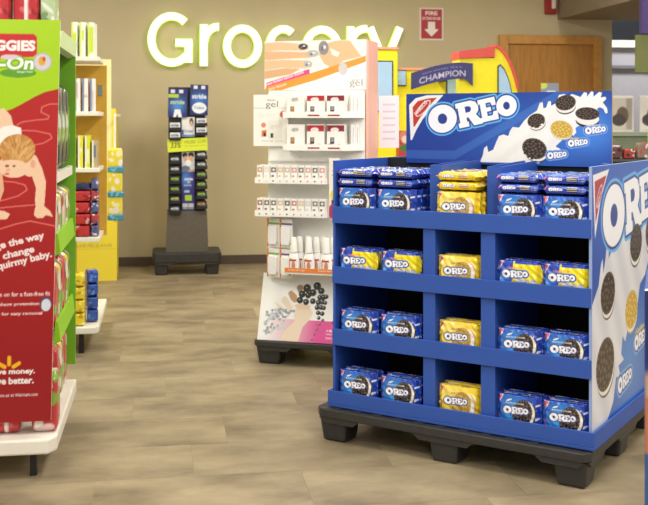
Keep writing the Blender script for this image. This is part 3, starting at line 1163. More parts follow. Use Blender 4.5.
lipshelf('box_shelf', 0.165, 0.615, 0.035, 0.15, 1.448, 1.412, 0.10)
lipshelf('box_shelf', 0.165, 0.615, 0.035, 0.15, 1.262, 1.226, 0.10)
lipshelf('polish_shelf', 0.0, 0.42, 0.02, 0.15, 1.068, 1.036, 0.02)
lipshelf('polish_shelf', 0.0, 0.42, 0.02, 0.15, 0.880, 0.846, 0.02)
# wide cartons on the two upper shelves
for r_i, zf in enumerate((1.419, 1.233)):
    hh = 0.124 if r_i == 0 else 0.142
    for k in range(3):
        red = ('#efe9df', '#b5272f', '#8c2436')[k]
        cv = Canvas(0.104, hh, 34, 46, '#f5f2ec')
        if k:
            cv.rect(0, .104, .72 * hh, hh * .97, red)
        cv.ell(.047, .78 * hh, .024, .013, '#f5f2ec' if k else '#d8d2c8')
        cv.text('gel', .032, .72 * hh, .03, .022, '#70686a' if not k else '#e8c9c8', bold=0)
        cv.rect(.02, .045, .22 * hh, .48 * hh, '#2e2a2c' if k else '#8a6a4a')
        cv.rect(.024, .041, .30 * hh, .46 * hh, ('#c08a50', '#9a8a70', '#8f9ba0')[k])
        cv.ell(.018, .14 * hh, .02, .012, '#cf3a40' if k else '#e8e2d8')
        cv.rect(.062, .082, .12 * hh, .22 * hh, '#b5272f' if k else '#dcd6cc')
        me = carton_mesh('gel_kit_carton', 0.104, 0.055, hh, cv, '#f3f0ea')
        o = mko('gel_kit_carton', me, None, sloc(0.232 + k * 0.119, 0.075, zf), (0, 0, SY + R((rng.random() - .5) * 4)))
        tag(o, ('white', 'bright red and white', 'dark red and white')[k] + ' gel kit carton on the ' + ('upper' if r_i == 0 else 'lower') + ' box shelf of the nail display', 'carton', 'gel kit cartons')
    for k in range(3):
        cv = Canvas(0.025, hh, 12, 40, '#f7f4ee')
        cv.rect(.010, .016, .25 * hh, .9 * hh, '#b9b2b4')
        cv.rect(.004, .008, .15 * hh, .6 * hh, '#e3dcd8')
        me = carton_mesh('slim_gel_carton', 0.025, 0.030, hh, cv, '#f3f0ea')
        o = mko('slim_gel_carton', me, None, sloc(0.548 + k * 0.020, 0.104 + k * 0.018 + 0.01, zf), (0, 0, SY + R(42)))
        tag(o, ('leftmost', 'middle', 'rightmost')[k] + ' slim white gel carton at right end of ' + ('upper' if r_i == 0 else 'lower') + ' box shelf', 'carton', 'slim gel cartons')
    for k in range(2):
        cv = Canvas(0.07, 0.008, 20, 4, '#a52733')
        panel('price_label', cv, 0.001, P_CARD, WHITE, nd, (0.310 + k * 0.119, 0.0275, zf + 0.004))
# gel card hanging left
cv = Canvas(0.215, 0.300, 60, 84, '#f6f3ec')
cv.text('Salon', .085, .262, .05, .014, '#55504f', bold=0)
cv.text('gel', .075, .215, .075, .048, '#2e2c30', bold=-.005)
cv.rect(0, .07, .222, .224, '#55504f')
cv.rect(.155, .215, .222, .224, '#55504f')
cv.ell(.182, .185, .020, .020, '#cf5a3e')
for k in range(3):
    cv.rect(.03, .14, .185 - k * .009, .188 - k * .009, '#dcd7cf')
cv.rect(.088, .175, .04, .15, '#efeae0')
cv.text('gel', .105, .10, .055, .032, '#d9c3b4', bold=0)
cv.ell(.062, .122, .015, .015, '#e2906a')
cv.rect(.05, .078, .055, .09, '#3b3032')
cv.poly([(.05, .09), (.08, .095), (.082, .08), (.062, .078), (.062, .055), (.05, .052)], '#df7a35')
cv.rect(.105, .122, .048, .075, '#2d2624')
cv.text('10 DAY GEL COLOR', .05, .024, .13, .010, '#a8a29c', bold=0)
panel('hanging_card', cv, 0.004, P_CARD, CREAM, nd, (-0.045, 0.105, 1.248))
# white card of the rear side
cv = Canvas(0.12, 0.31, 20, 50, '#efeaf2')
for k in range(6):
    cv.rect(.02, .10, .05 + k * .04, .06 + k * .04, '#cfc3d6')
panel('rear_card', cv, 0.004, P_CARD, CREAM, nd, (0.640, 0.405, 1.235))
# small polish cartons in two rows
SW = (('#c89a5e', '#e9dfcf', '#3c3c40', '#d9b98c', '#c9b6a8', '#d98a86', '#5b5456', '#d89a94', '#4b4a4c', '#e08f98'),
      ('#a2353f', '#3e3336', '#4a4a4e', '#dcbf94', '#2f2c30', '#c8625a', '#d9c09c', '#d8d2ca', '#5e6266', '#4d4a48'))
CN = (('tan', 'ivory', 'charcoal', 'sand', 'taupe', 'coral', 'grey brown', 'rose', 'dark grey', 'pink'),
      ('crimson', 'plum black', 'slate', 'beige', 'black', 'brick red', 'sand', 'off white', 'steel grey', 'brown grey'))
for r_i, zf in enumerate((1.042, 0.852)):
    for k in range(10):
        cv = Canvas(0.0385, 0.098, 12, 32, '#f6f2ea')
        cv.rect(.004, .032, .058, .086, SW[r_i][k])
        cv.ell(.018, .072, .008, .008, '#f2ebe4')
        cv.ell(.012, .036, .008, .006, SW[r_i][k])
        cv.rect(.033, .036, 0, .098, '#8d8780')
        me = carton_mesh('nail_polish_carton', 0.0385, 0.036, 0.098, cv, '#efeae2')
        o = mko('nail_polish_carton', me, None, sloc(0.024 + k * 0.0415, 0.045, zf), (0, 0, SY))
        tag(o, f'{ORD[k]} nail polish carton from the left, {CN[r_i][k]} swatch, ' + ('upper' if r_i == 0 else 'lower') + ' polish shelf', 'carton', 'nail polish cartons')
        o2 = mko('nail_polish_carton', me, None, sloc(0.024 + k * 0.0415, 0.088, zf), (0, 0, SY))
        tag(o2, f'rear polish carton behind the {ORD[k]} {CN[r_i][k]} one, ' + ('upper' if r_i == 0 else 'lower') + ' polish shelf', 'carton', 'nail polish cartons')
        cv = Canvas(0.010, 0.010, 4, 4, '#f4f1ea')
        cv.ell(.005, .005, .0045, .0045, SW[r_i][k])
        panel('shade_dot', cv, 0.001, P_CARD, CREAM, nd, (0.019 + k * 0.0415, 0.0125, zf + 0.004))
# picture card beside the polish shelves
cv = Canvas(0.062, 0.34, 20, 90, '#f3ead9')
cv.text('2', .015, .24, .022, .03, '#d08a94', bold=0)
cv.ell(.034, .09, .02, .05, '#2e2a28')
cv.ell(.03, .13, .022, .03, '#e8d33c')
cv.ell(.03, .035, .035, .05, '#b43a5a')
cv.ell(.036, .08, .012, .03, '#caa07a')
panel('picture_card', cv, 0.004, P_CARD, CREAM, nd, (0.436, 0.03, 0.845))
box('card_bracket', 0.44, 0.49, 0.034, 0.15, 1.0, 1.02, CREAM, nd)
# hanging blister packs on two hooks
for r_i in range(2):
    zb_ = (0.665, 0.49)[r_i]
    for k in range(2):
        h0 = empty('blister_pack', sloc(0.045 + k * 0.085, 0.085 - k * 0.02, zb_), SY + R(-14))
        tag(h0, ('white blister pack with green band' if k == 0 else 'white blister pack with orange edge and purple band') + ', ' + ('upper' if r_i == 0 else 'lower') + ' hook of the nail display', 'blister pack', 'hanging blister packs')
        cv = Canvas(0.086, 0.165, 26, 50, '#f3f0e8')
        cv.rect(0, .012, 0, .165, '#e8772e')
        cv.rect(.012, .086, .13, .142, '#6a4a92' if k else '#7ab04a')
        cv.rect(.05, .075, .02, .028, '#e8772e')
        cv.ell(.045, .095, .012, .012, '#cbb9a0' if k == 0 else '#b9b4b0')
        panel('backing_card', cv, 0.003, P_CARD, CREAM, h0)
        m = MB()
        m.prism([(.02, .015), (.066, .015), (.074, .03), (.074, .115), (.066, .125), (.02, .125), (.014, .115), (.014, .03)], 'y', -.016, 0)
        m.build('bubble', mat('clear_blister', '#f2f1ee', 0.2), h0, bevel=.004)
        box('hook', 0.052 + k * 0.085 + .02, 0.056 + k * 0.085 + .02, 0.05, 0.15, zb_ + .155, zb_ + .159, WHITE_METAL, nd)
# bottle shelf
lipshelf('bottle_shelf', 0.185, 0.615, -0.005, 0.15, 0.545, 0.525, 0.02)
cv = Canvas(0.41, 0.026, 160, 12, '#ee8a3a')
cv.text('Airbrush Legs', .02, .008, .10, .011, '#fdeede', bold=.01)
cv.text('Extra Strength', .20, .008, .12, .012, '#fdeede', bold=.01)
panel('price_strip', cv, 0.002, P_CARD, CREAM, nd, (0.185, -0.0135, 0.535))
BOT = mat('white_bottle', '#f7f5f0', 0.3)
bproto = None
for k, (u, v, wd) in enumerate(((0.228, 0.02, 'front leftmost'), (0.318, 0.02, 'front middle'), (0.420, 0.02, 'front right'), (0.250, 0.062, 'second row left'), (0.350, 0.062, 'second row middle'), (0.285, 0.105, 'back row left'), (0.375, 0.105, 'back row middle'), (0.452, 0.062, 'second row right'))):
    if bproto is None:
        bproto = empty('spray_bottle', (0, 0, 0))
        MB().lathe([(0.034, 0), (0.036, 0.004), (0.036, 0.055), (0.033, 0.085), (0.026, 0.105), (0.022, 0.112)], n=20, sx=.95, sy=.6).build('bottle_body', BOT, bproto, smooth=True)
        MB().lathe([(0.024, 0.112), (0.023, 0.116), (0.017, 0.195), (0.014, 0.200)], n=18, sx=.95, sy=.7).build('cap', mat('white_cap', '#f1eee6', 0.35), bproto, smooth=True)
        cv = Canvas(0.052, 0.085, 26, 42, '#f5f0e8')
        cv.rect(0, .052, .058, .068, '#b52a3a')
        cv.rect(0, .008, 0, .085, '#c23a48')
        cv.ell(.032, .028, .012, .030, '#c98a66')
        cv.ell(.014, .076, .012, .007, '#d6dd3e')
        cv.rect(.010, .018, .012, .052, '#f5f0e8')

        def wrap(x, z):
            a = (x - 0.026) / 0.036
            kz = 1.0 if z < .05 else 1 - 0.25 * ((z - .05) / .035) ** 2
            return (0.0355 * .96 * math.sin(a) * kz, -0.0365 * .62 * math.cos(a) * kz, z + 0.008)
        panel('label', cv, 0.001, P_CARD, BOT, bproto, warp=wrap)
        o = bproto
    else:
        o = copy_tree(bproto)
    o.location = sloc(u, v + .005, 0.531)
    o.rotation_euler = (0, 0, SY + R((rng.random() - .5) * 8))
    tag(o, f'white spray bottle with red label, {wd} on the orange lipped shelf', 'bottle', 'white spray bottles')
# lower slanted picture panel
cv = Canvas(0.64, 0.385, 190, 116, '#f7f5f1')


def q2(x, y):
    return ((x - 40) / 520 * 0.64, (360 - y) / 330 * 0.385)


def q2s(p):
    return [q2(*a) for a in p]


cv.blend(np.clip((cv.Y < .125) * (cv.X * 3.2 - .12), 0, 1), '#e0569a')
cv.poly(q2s([(150, 360), (170, 310), (215, 260), (205, 215), (225, 185), (275, 178), (300, 215), (290, 245), (255, 290), (240, 360)]), '#f0dcc4')
for pts, c in (([(140, 165), (150, 142), (165, 145), (200, 195), (195, 212), (180, 212)], '#efdcc6'), ([(170, 125), (185, 110), (215, 135), (222, 165), (205, 172), (185, 155)], '#c39a72'), ([(210, 95), (222, 82), (242, 85), (240, 112), (222, 122)], '#a9825f'), ([(108, 170), (122, 178), (165, 205), (160, 225), (130, 205)], '#efdfcc'), ([(205, 185), (235, 172), (285, 182), (280, 200), (230, 205)], '#e8cfb2')):
    cv.poly(q2s(pts), c)
rs = np.random.RandomState(5)
for k in range(150):
    x = 70 + rs.rand() * 190
    y = 215 + rs.rand() * 120 - (x - 70) * .25
    if y < 205 + abs(x - 160) * .1 or (x > 170 and y > 250 - (x - 170)):
        continue
    a = q2(x, y)
    cv.ell(a[0], a[1], .008, .008, ('#b9bcc2', '#d3d5d9', '#9da2aa')[k % 3])
for (x, y, r) in [(262, 98, 20), (292, 118, 17), (240, 128, 17), (270, 132, 15), (232, 158, 16), (262, 165, 15), (295, 160, 14), (310, 85, 19), (332, 108, 16), (345, 138, 14), (328, 140, 13), (322, 165, 13), (342, 162, 12), (318, 190, 12), (336, 188, 12), (350, 190, 11), (325, 215, 11), (345, 218, 11), (330, 240, 9), (355, 165, 10), (358, 135, 11), (336, 270, 7), (325, 295, 6), (315, 320, 6), (305, 345, 5), (350, 250, 8)]:
    a = q2(x, y)
    cv.ell(a[0], a[1], r * .00120, r * .00120, '#1d1c1f' if r > 8 else '#6a5a5a')
    cv.ell(a[0] - .004, a[1] + .004, .0035, .0035, '#d0d0d4' if r > 8 else '#c9a2a8')
a = q2(395, 268)
cv.text('gel', a[0], a[1], .12, .085, '#26252a', bold=-.01)
a = q2(400, 175)
cv.text('SALON', a[0], a[1], .08, .012, '#3a393e', bold=0)
for k, tx in enumerate(('A Must', 'have if you', 'love color')):
    a = q2(370, 305 + k * 17)
    cv.text(tx, a[0], a[1], (.055, .085, .075)[k], .014, '#fbe3ee', bold=.01)
sl = math.atan2(0.115, 0.365)
panel('picture_panel', cv, 0.006, P_GLOSS, CREAM, nd, (0.012, 0.008, 0.138), (-sl, 0, 0))
MB().prism([(0.016, 0.14), (0.15, 0.14), (0.15, 0.50), (0.132, 0.50)], 'x', 0.016, 0.022).build('base_cheek', CREAM, nd)

# ================================================================== THE GUM STAND BY THE WALL
KO = to_world(-1.235, 9.33)
kp = pallet('kiosk_pallet', 0.62, 0.46, 0.115, 0.085, (KO.x - .31, KO.y, 0), 0, 2, 2, 0.13, ribs=False)
tag(kp, 'small dark grey pallet under the narrow gum stand at the back wall', 'pallet')
ks_ = empty('gum_stand', (KO.x, KO.y + 0.08, 0))
tag(ks_, 'narrow dark gum stand with pockets and yellow banner against the back wall', 'display stand')
mb = MB()
mb.add([(-.19, 0, .2), (.195, 0, .2), (.195, .26, .2), (-.19, .26, .2), (-.175, 0.02, .57), (.182, 0.02, .57), (.182, .24, .57), (-.175, .24, .57)], [(0, 3, 2, 1), (4, 5, 6, 7), (0, 1, 5, 4), (1, 2, 6, 5), (2, 3, 7, 6), (3, 0, 4, 7)])
mb.build('pedestal', DARKGREY, ks_)
box('back_board', -0.165, 0.17, 0.06, 0.10, 0.56, 1.70, mat('charcoal_card', '#2b2b2e', 0.6), ks_)
KB = mat('black_tray', '#1c1c1e', 0.4)


def kx(px):
    return (px - 187.5) / 110.9


def kz(py):
    return 1.4 - (py - 120) / 110.9


def kpanel(name, px0, px1, py0, py1, art, v, tilt=0.0, yaw=0.0, res=1.6):
    w, h = (px1 - px0) / 110.9, (py1 - py0) / 110.9
    cv = Canvas(w, h, max(6, int(w * 110.9 * res)), max(6, int(h * 110.9 * res)), '#20205c')
    art(cv, w, h)
    return panel(name, cv, 0.006, P_GLOSS, KB, ks_, (kx(px0), v, kz(py1)), (0, tilt, yaw))


def gumL(cv, w, h):
    cv.rect(-1, 1, -1, 1, '#262a72')
    cv.blend(np.exp(-((cv.X - .5 * w) ** 2 + (cv.Y - .4 * h) ** 2) / .004), '#4f8fd8')
    cv.rect(.12 * w, .34 * w, .84 * h, .96 * h, '#dfe2f2')
    cv.rect(.56 * w, .78 * w, .84 * h, .96 * h, '#dfe2f2')
    cv.rect(0, .55 * w, .68 * h, .80 * h, '#b6d432')
    cv.text('stride', .12 * w, .46 * h, .74 * w, .14 * h, '#cfe3a0', bold=.02)
    cv.poly([(.28 * w, 0), (.36 * w, .28 * h), (.64 * w, .28 * h), (.75 * w, 0), (.56 * w, 0), (.5 * w, .12 * h), (.42 * w, 0)], '#eef1f8')


def gumR(cv, w, h):
    cv.rect(-1, 1, -1, 1, '#232866')
    cv.blend(np.exp(-((cv.X - .5 * w) ** 2 + (cv.Y - .5 * h) ** 2) / .005), '#3b78d0')
    cv.rect(.18 * w, .40 * w, .86 * h, .97 * h, '#dfe2f2')
    cv.rect(.60 * w, .82 * w, .86 * h, .97 * h, '#dfe2f2')
    cv.text('stride', .10 * w, .54 * h, .8 * w, .16 * h, '#e3ebf8', bold=.03)
    cv.ell(.52 * w, .24 * h, .40 * w, .18 * h, '#eaf2fb')
    cv.text('Trident', .22 * w, .20 * h, .58 * w, .10 * h, '#3a4a66', bold=.01, shear=.2)


def gumCard(cv, w, h):
    cv.rect(-1, 1, -1, 1, '#f0f1f4')
    cv.ell(.75 * w, .74 * h, .16 * w, .22 * h, '#5a4234')
    cv.ell(.74 * w, .66 * h, .11 * w, .14 * h, '#e2b894')
    cv.rect(0, .16 * w, 0, .35 * h, '#3f78c0')
    cv.text('Trident', .2 * w, .22 * h, .65 * w, .14 * h, '#3d6fb4', bold=.02)
    cv.rect(0, w, 0, .10 * h, '#6fa2d6')


def gumTall(cv, w, h):
    cv.rect(-1, 1, -1, 1, '#3a3080')
    cv.rect(0, w, .68 * h, h, '#d8dde4')
    cv.ell(.24 * w, .94 * h, .20 * w, .045 * h, '#3a2a24')
    cv.ell(.72 * w, .94 * h, .22 * w, .05 * h, '#42302a')
    cv.ell(.30 * w, .88 * h, .16 * w, .05 * h, '#d9a985')
    cv.ell(.70 * w, .88 * h, .18 * w, .055 * h, '#dfb08c')
    cv.ell(.5 * w, .82 * h, .22 * w, .05 * h, '#f2f2f4')
    cv.ell(.3 * w, .72 * h, .35 * w, .05 * h, '#6d7686')
    cv.ell(.75 * w, .69 * h, .3 * w, .018 * h, '#d9a985', .2)
    cv.blend(np.exp(-((cv.X - .3 * w) ** 2 / .002 + (cv.Y - .55 * h) ** 2 / .004)), '#4f8ee0')
    cv.text('stride', .2 * w, .53 * h, .65 * w, .05 * h, '#eef2fa', bold=.03)
    cv.text('ID', .45 * w, .485 * h, .2 * w, .035 * h, '#eef2fa', bold=.02)
    cv.text('taste', .15 * w, .44 * h, .6 * w, .025 * h, '#dfe5f4', bold=.01)
    cv.rect(.2 * w, .6 * w, .33 * h, .37 * h, '#a8c4ea')
    cv.rect(.25 * w, .78 * w, .20 * h, .29 * h, '#a8d23a')
    for k in range(2):
        cv.rect((.06 + .46 * k) * w, (.46 + .46 * k) * w, .09 * h, .155 * h, '#c9cbd2')
        cv.rect((.06 + .46 * k) * w, (.46 + .46 * k) * w, .065 * h, .08 * h, '#a9b86a')


def gumBanner(cv, w, h):
    cv.rect(-1, 1, -1, 1, '#dcea3c')
    cv.text('33%', .07 * w, .30 * h, .28 * w, .40 * h, '#3b3f22', bold=.01, shear=.3)
    cv.text('MORE GUM', .44 * w, .58 * h, .52 * w, .26 * h, '#6d7030', bold=0)
    cv.text('in every pack now', .44 * w, .34 * h, .5 * w, .13 * h, '#8d903c', bold=0)


kpanel('poster', 168.5, 187.5, 88, 117, gumL, 0.02, R(1.5), res=2.2)
kpanel('poster', 190.5, 208.5, 84, 115, gumR, 0.02, R(1.5), res=2.2)
kpanel('photo_card', 182.5, 195.5, 117, 137, gumCard, 0.045, res=2.2)
kpanel('centre_poster', 182.5, 195.5, 152, 214, gumTall, 0.03, res=2.4)
kpanel('yellow_banner', 168.5, 208.5, 139.5, 152.5, gumBanner, -0.005, R(-3.0), res=2.4)
POCK = [(170, 121.5, 'w'), (170, 131.5, 'w')] + [(170, 155 + i * 10, c) for i, c in enumerate('wwggyw')] + [(196.5, 117, 'w'), (196.5, 126.5, 'w')] + [(196.5, 150.5 + i * 10, c) for i, c in enumerate('wwgggo')]
LC = {'w': '#d5dae0', 'g': '#9ccb4a', 'y': '#c9cf6a', 'o': '#c39a66'}
LCN = {'w': 'silver white', 'g': 'lime green', 'y': 'yellow green', 'o': 'tan'}
for i, (px, py, c) in enumerate(POCK):
    x0, x1 = kx(px), kx(px + 11.5)
    z1, z0 = kz(py + 3.5), kz(py + 8.5)
    MB().box(x0, x1, -0.02, 0.06, z0 - .006, z0).box(x0, x1, -0.026, -0.02, z0 - .006, z0 + .022).box(x0, x0 + .004, -0.02, .06, z0, z0 + .03).box(x1 - .004, x1, -0.02, .06, z0, z0 + .03).build('pocket', KB, ks_)
    cv = Canvas(0.092, 0.066, 24, 18, '#23252b' if i not in (0, 1, 8, 9) else '#dfe3ea')
    cv.text('stride', .008, .030, .070, .026, LC[c] if i not in (0, 1, 8, 9) else '#5a6676', bold=.04, shear=.2)
    cv.rect(.02, .085, .020, .026, '#8d929a')
    me = carton_mesh('gum_pack', 0.092, 0.03, 0.066, cv, '#202226', P_GLOSS)
    p = Vector((KO.x + (x0 + x1) / 2, KO.y + 0.08 + 0.0, z0))
    o = mko('gum_pack', me, None, p)
    n = i % 8
    tag(o, f'{LCN[c]} lettered gum pack, {ORD[n]} pocket down, ' + ('left' if i < 8 else 'right') + ' column of gum stand', 'gum pack', 'gum packs in the wall stand')


# ================================================================== LEFT SIDE FIXTURES
def wx(px, Y):
    """world x seen at column px on the plane y = Y"""
    t = (px - 324) / FPX
    d = Y / (math.cos(R(8.7)) - t * math.sin(R(8.7)))
    return d * (math.sin(R(8.7)) + t * math.cos(R(8.7)))


def wz(px, py, Y):
    t = (px - 324) / FPX
    d = Y / (math.cos(R(8.7)) - t * math.sin(R(8.7)))
    return 1.4 - (py - 120) / FPX * d


GREEN = mat('lime_green_card', '#74b41e', 0.45, var=0.03)
LIME = mat('lime_channel', '#8fcb1f', 0.4)
OFFW = mat('off_white_shelf', '#e9e4d6', 0.4)
YEL = mat('yellow_card', '#efd94a', 0.5, var=0.03)
AMB = mat('amber_back', '#d5a637', 0.6, var=0.04)

# --- diaper end display
ex0, ex1 = -1.30, -0.42
ed = empty('diaper_display', ((ex0 + ex1) / 2, 4.12, 0))
tag(ed, 'green and red diaper end display with white deck beside the aisle', 'display stand')


def E(b):
    return b


def ebox(name, x0, x1, y0, y1, z0, z1, m, bevel=0.0):
    cx = (ex0 + ex1) / 2
    return box(name, x0 - cx, x1 - cx, y0 - 4.12, y1 - 4.12, z0, z1, m, ed, bevel)


cx = (ex0 + ex1) / 2
MB().prism([(ex0 - cx, 0), (ex1 - 0.03 - cx, 0), (ex1 - cx, 0.05), (ex1 - cx, 0.94), (ex0 - cx, 0.94)], 'z', 0.105, 0.165).build('deck', OFFW, ed, bevel=0.008)
for (x, yy) in ((ex1 - 0.095, 4.20), (ex1 - 0.095, 4.98), (ex0 + 0.1, 4.20), (ex0 + 0.1, 4.98)):
    ebox('leg', x - 0.0125, x + 0.0125, yy, yy + 0.03, 0, 0.105, BLACKM)
ebox('end_panel', ex0, ex1 - 0.004, 5.04, 5.065, 0.24, 1.735, GREEN)
ebox('back_panel', -0.98, -0.96, 4.34, 5.04, 0.165, 1.735, OFFW)
for z, m in ((1.155, OFFW), (0.85, LIME), (0.49, LIME)):
    sh = ebox('shelf', -0.96, -0.455, 4.345, 5.035, z, z + 0.016, OFFW)
    c2 = MB()
    if m is LIME:
        c2.prism([(-0.455 - cx, z - 0.01), (-0.425 - cx, z + 0.005), (-0.435 - cx, z + 0.085), (-0.445 - cx, z + 0.085)], 'y', 4.345 - 4.12, 5.035 - 4.12)
    else:
        c2.box(-0.455 - cx, -0.437 - cx, 4.345 - 4.12, 5.035 - 4.12, z - 0.012, z + 0.03)
    c2.build('price_channel', m, sh)
ebox('top_shelf', ex0, -0.44, 4.345, 5.06, 1.72, 1.738, GREEN)
MB().prism([(-0.455 - cx, 1.69), (-0.425 - cx, 1.70), (-0.415 - cx, 1.765), (-0.44 - cx, 1.765)], 'y', 4.345 - 4.12, 5.06 - 4.12).build('top_channel', mat('pale_green_strip', '#cfe3a8', 0.5), ed)
# red and green printed side card, wider at the top
CY = 4.17
CXR = wx(60.3, CY)
CW, CH = 0.62, 1.57
cv = Canvas(CW, CH, 230, 480, '#960f19')


def cc(px, py):
    z = wz(px, py, CY) - 0.222
    return ((CW - (CXR - wx(px, CY))) / (1 - 0.036 * (1 - z / CH) / CW), z)


def ccs(p):
    return [cc(*a) for a in p]


cv.blend(np.clip((cv.Y - .25) / .9, 0, 1) * 0.75, '#bb2823')
cv.poly([(-.1, CH + .1), (CW + .1, CH + .1)] + ccs([(64, 88), (58, 89), (45, 92), (34, 97), (22, 104), (12, 109), (0, 113), (-40, 122), (-90, 130)]) + [(-.1, 1.1)], '#a3cf0c')
cv.blend((cv.m_poly([(-.1, CH + .1), (CW + .1, CH + .1)] + ccs([(64, 88), (58, 89), (45, 92), (34, 97), (22, 104), (12, 109), (0, 113), (-40, 122), (-90, 130)]) + [(-.1, 1.1)])) * np.clip((cv.Y - 1.2) * .6, 0, .25), '#c4e23c')
# logo block
m = cv.m_poly(ccs([(-60, 33), (34, 34), (37, 37), (37, 54), (33, 57), (-60, 60)]))
cv.put(m, '#c8282c')
a = cc(-27, 50.5)
cv.text('HUGGIES', a[0], a[1], .235, .042, '#fdf6f2', bold=.05)
a = cc(-31, 73)
cv.ell(*cc(18, 73), .07, .018, '#5f9f2a')
m = cv.m_text('Slip-On', a[0], a[1], .245, .066, 0, .03, .1)
cv.put(cv.dil(m, .007), '#6fae2e')
cv.put(m, '#f8fbf2')
cv.ell(*cc(10, 57), .035, .010, '#d9c9d2')
cv.ell(*cc(42.5, 62), .036, .036, '#b9b4ba')
cv.ell(*cc(42.5, 62), .031, .031, '#d2cfd4')
cv.ell(*cc(42, 61), .014, .018, '#e0a640')
cv.ell(*cc(44, 59), .006, .009, '#c8503a')
a = cc(17, 74.5)
cv.text('Diaper Pants', a[0], a[1] + .004, .06, .010, '#eef6e2', bold=.02)
# scribble trail
for pts in ([(60, 104), (50, 104), (42, 107), (41, 112), (49, 116), (48, 119), (36, 120), (22, 122), (17, 125)], [(18, 130), (36, 131), (50, 134), (52, 138), (44, 143), (30, 146)], [(0, 181), (14, 182), (25, 185), (27, 190), (18, 196), (4, 200), (-20, 204)], [(0, 208), (20, 206), (34, 205)], [(0, 229), (16, 224), (30, 221), (55, 226)]):
    cv.stroke(ccs(pts), .005, '#dd6a60')
# crawling baby picture
SK, SK2 = '#efc9a8', '#e2b08c'
cv.poly(ccs([(-8, 112), (4, 108), (11, 116), (14, 128), (8, 134), (-8, 136)]), SK)
cv.poly(ccs([(-6, 136), (2, 127), (12, 125), (21, 128), (22, 140), (10, 148), (-6, 150)]), '#f4efe8')
cv.poly(ccs([(28, 152), (36, 156), (42, 168), (46, 182), (45, 196), (44, 209), (36, 212), (35, 200), (36, 188), (32, 176), (24, 170)]), SK)
cv.poly(ccs([(35, 208), (44, 206), (50, 211), (53, 217), (46, 215), (43, 218), (37, 218), (34, 215)]), SK)
cv.poly(ccs([(-8, 210), (4, 211), (10, 214), (7, 219), (-8, 220)]), SK)
cv.poly(ccs([(-12, 170), (2, 170), (4, 190), (-4, 212), (-14, 212)]), SK2)
cv.ell(*cc(14, 166), .062, .046, SK)
cv.ell(*cc(30, 165), .035, .045, SK)
hair = cv.m_ell(*cc(17, 150), .070, .062, .1) & ~cv.m_ell(*cc(10, 174), .085, .055, .1)
cv.put(hair, '#c48a46')
hr = np.random.RandomState(9)
for k in range(170):
    px_, py_ = 17 + hr.randn() * 8, 148 + hr.randn() * 8
    c0 = cc(px_, py_)
    cv.put(cv.m_ell(c0[0], c0[1], .004, .016, (px_ - 17) * -.06) & hair, ('#d9a763', '#b0752f', '#e3b878')[k % 3], .45)
cv.ell(*cc(33, 164), .010, .016, '#e0a98a')
cv.ell(*cc(7, 166), .008, .005, '#8a5a3a')
cv.ell(*cc(14, 166), .006, .004, '#7a4a32')
cv.ell(*cc(8, 170), .010, .007, '#e6b292')
cv.ell(*cc(7, 174), .010, .005, '#cf7a70')
# lettering
for tx, x, y, w, h in (('change the way', -24, 257, .275, .036), ('to change', -10, 265, .18, .036), ('a squirmy baby.', -13, 275, .262, .036)):
    a = cc(x, y)
    cv.text(tx, a[0], a[1], w, h, '#f6e6e4', rot=.22, bold=.03)
for tx, x, y, w in (('Slides on for a fuss-free fit', -11, 297, .24), ('Leakage protection', -7, 307, .182), ('Tabs for easy removal', -12, 317, .213)):
    a = cc(x, y)
    cv.text(tx, a[0], a[1], w, .016, '#f0d0cf', bold=.02)
cv.ell(*cc(46, 304), .023, .028, '#3a4a78')
cv.ell(*cc(46, 305), .019, .024, '#d6dae6')
for k in range(6):
    an = math.pi / 2 + k * math.pi / 3
    c0 = cc(9, 369.5)
    cv.stroke([(c0[0] + .02 * math.cos(an), c0[1] + .02 * math.sin(an)), (c0[0] + .046 * math.cos(an), c0[1] + .046 * math.sin(an))], .015, '#f2b41e')
cv.rect(0, CW, 0, cc(9, 370.5)[1], '#960f19')
for tx, x, y, w in (('Save money.', -10, 376.5, .178), ('Live better.', -9, 385, .17)):
    a = cc(x, y)
    cv.text(tx, a[0], a[1], w, .027, '#f8eeec', bold=.03)
a = cc(-20, 398)
cv.text('Find it in store or at Walmart.com', a[0], a[1], .23, .012, '#edd5d3', bold=.01)
TAP = 0.036


def taper(x, z):
    return (x - TAP * (1 - z / CH) * (x / CW), 0, z)


panel('printed_side_card', cv, 0.012, P_GLOSS, OFFW, ed, (CXR - CW - cx, CY - 4.12, 0.222), warp=taper)
ebox('card_post', -1.0, -0.98, CY + 0.013, CY + 0.033, 0.165, 1.70, BLACKM)
for xx in (-0.90, -0.52):
    ebox('card_bracket', xx, xx + 0.03, CY + 0.0125, 4.345, 1.722, 1.736, BLACKM)


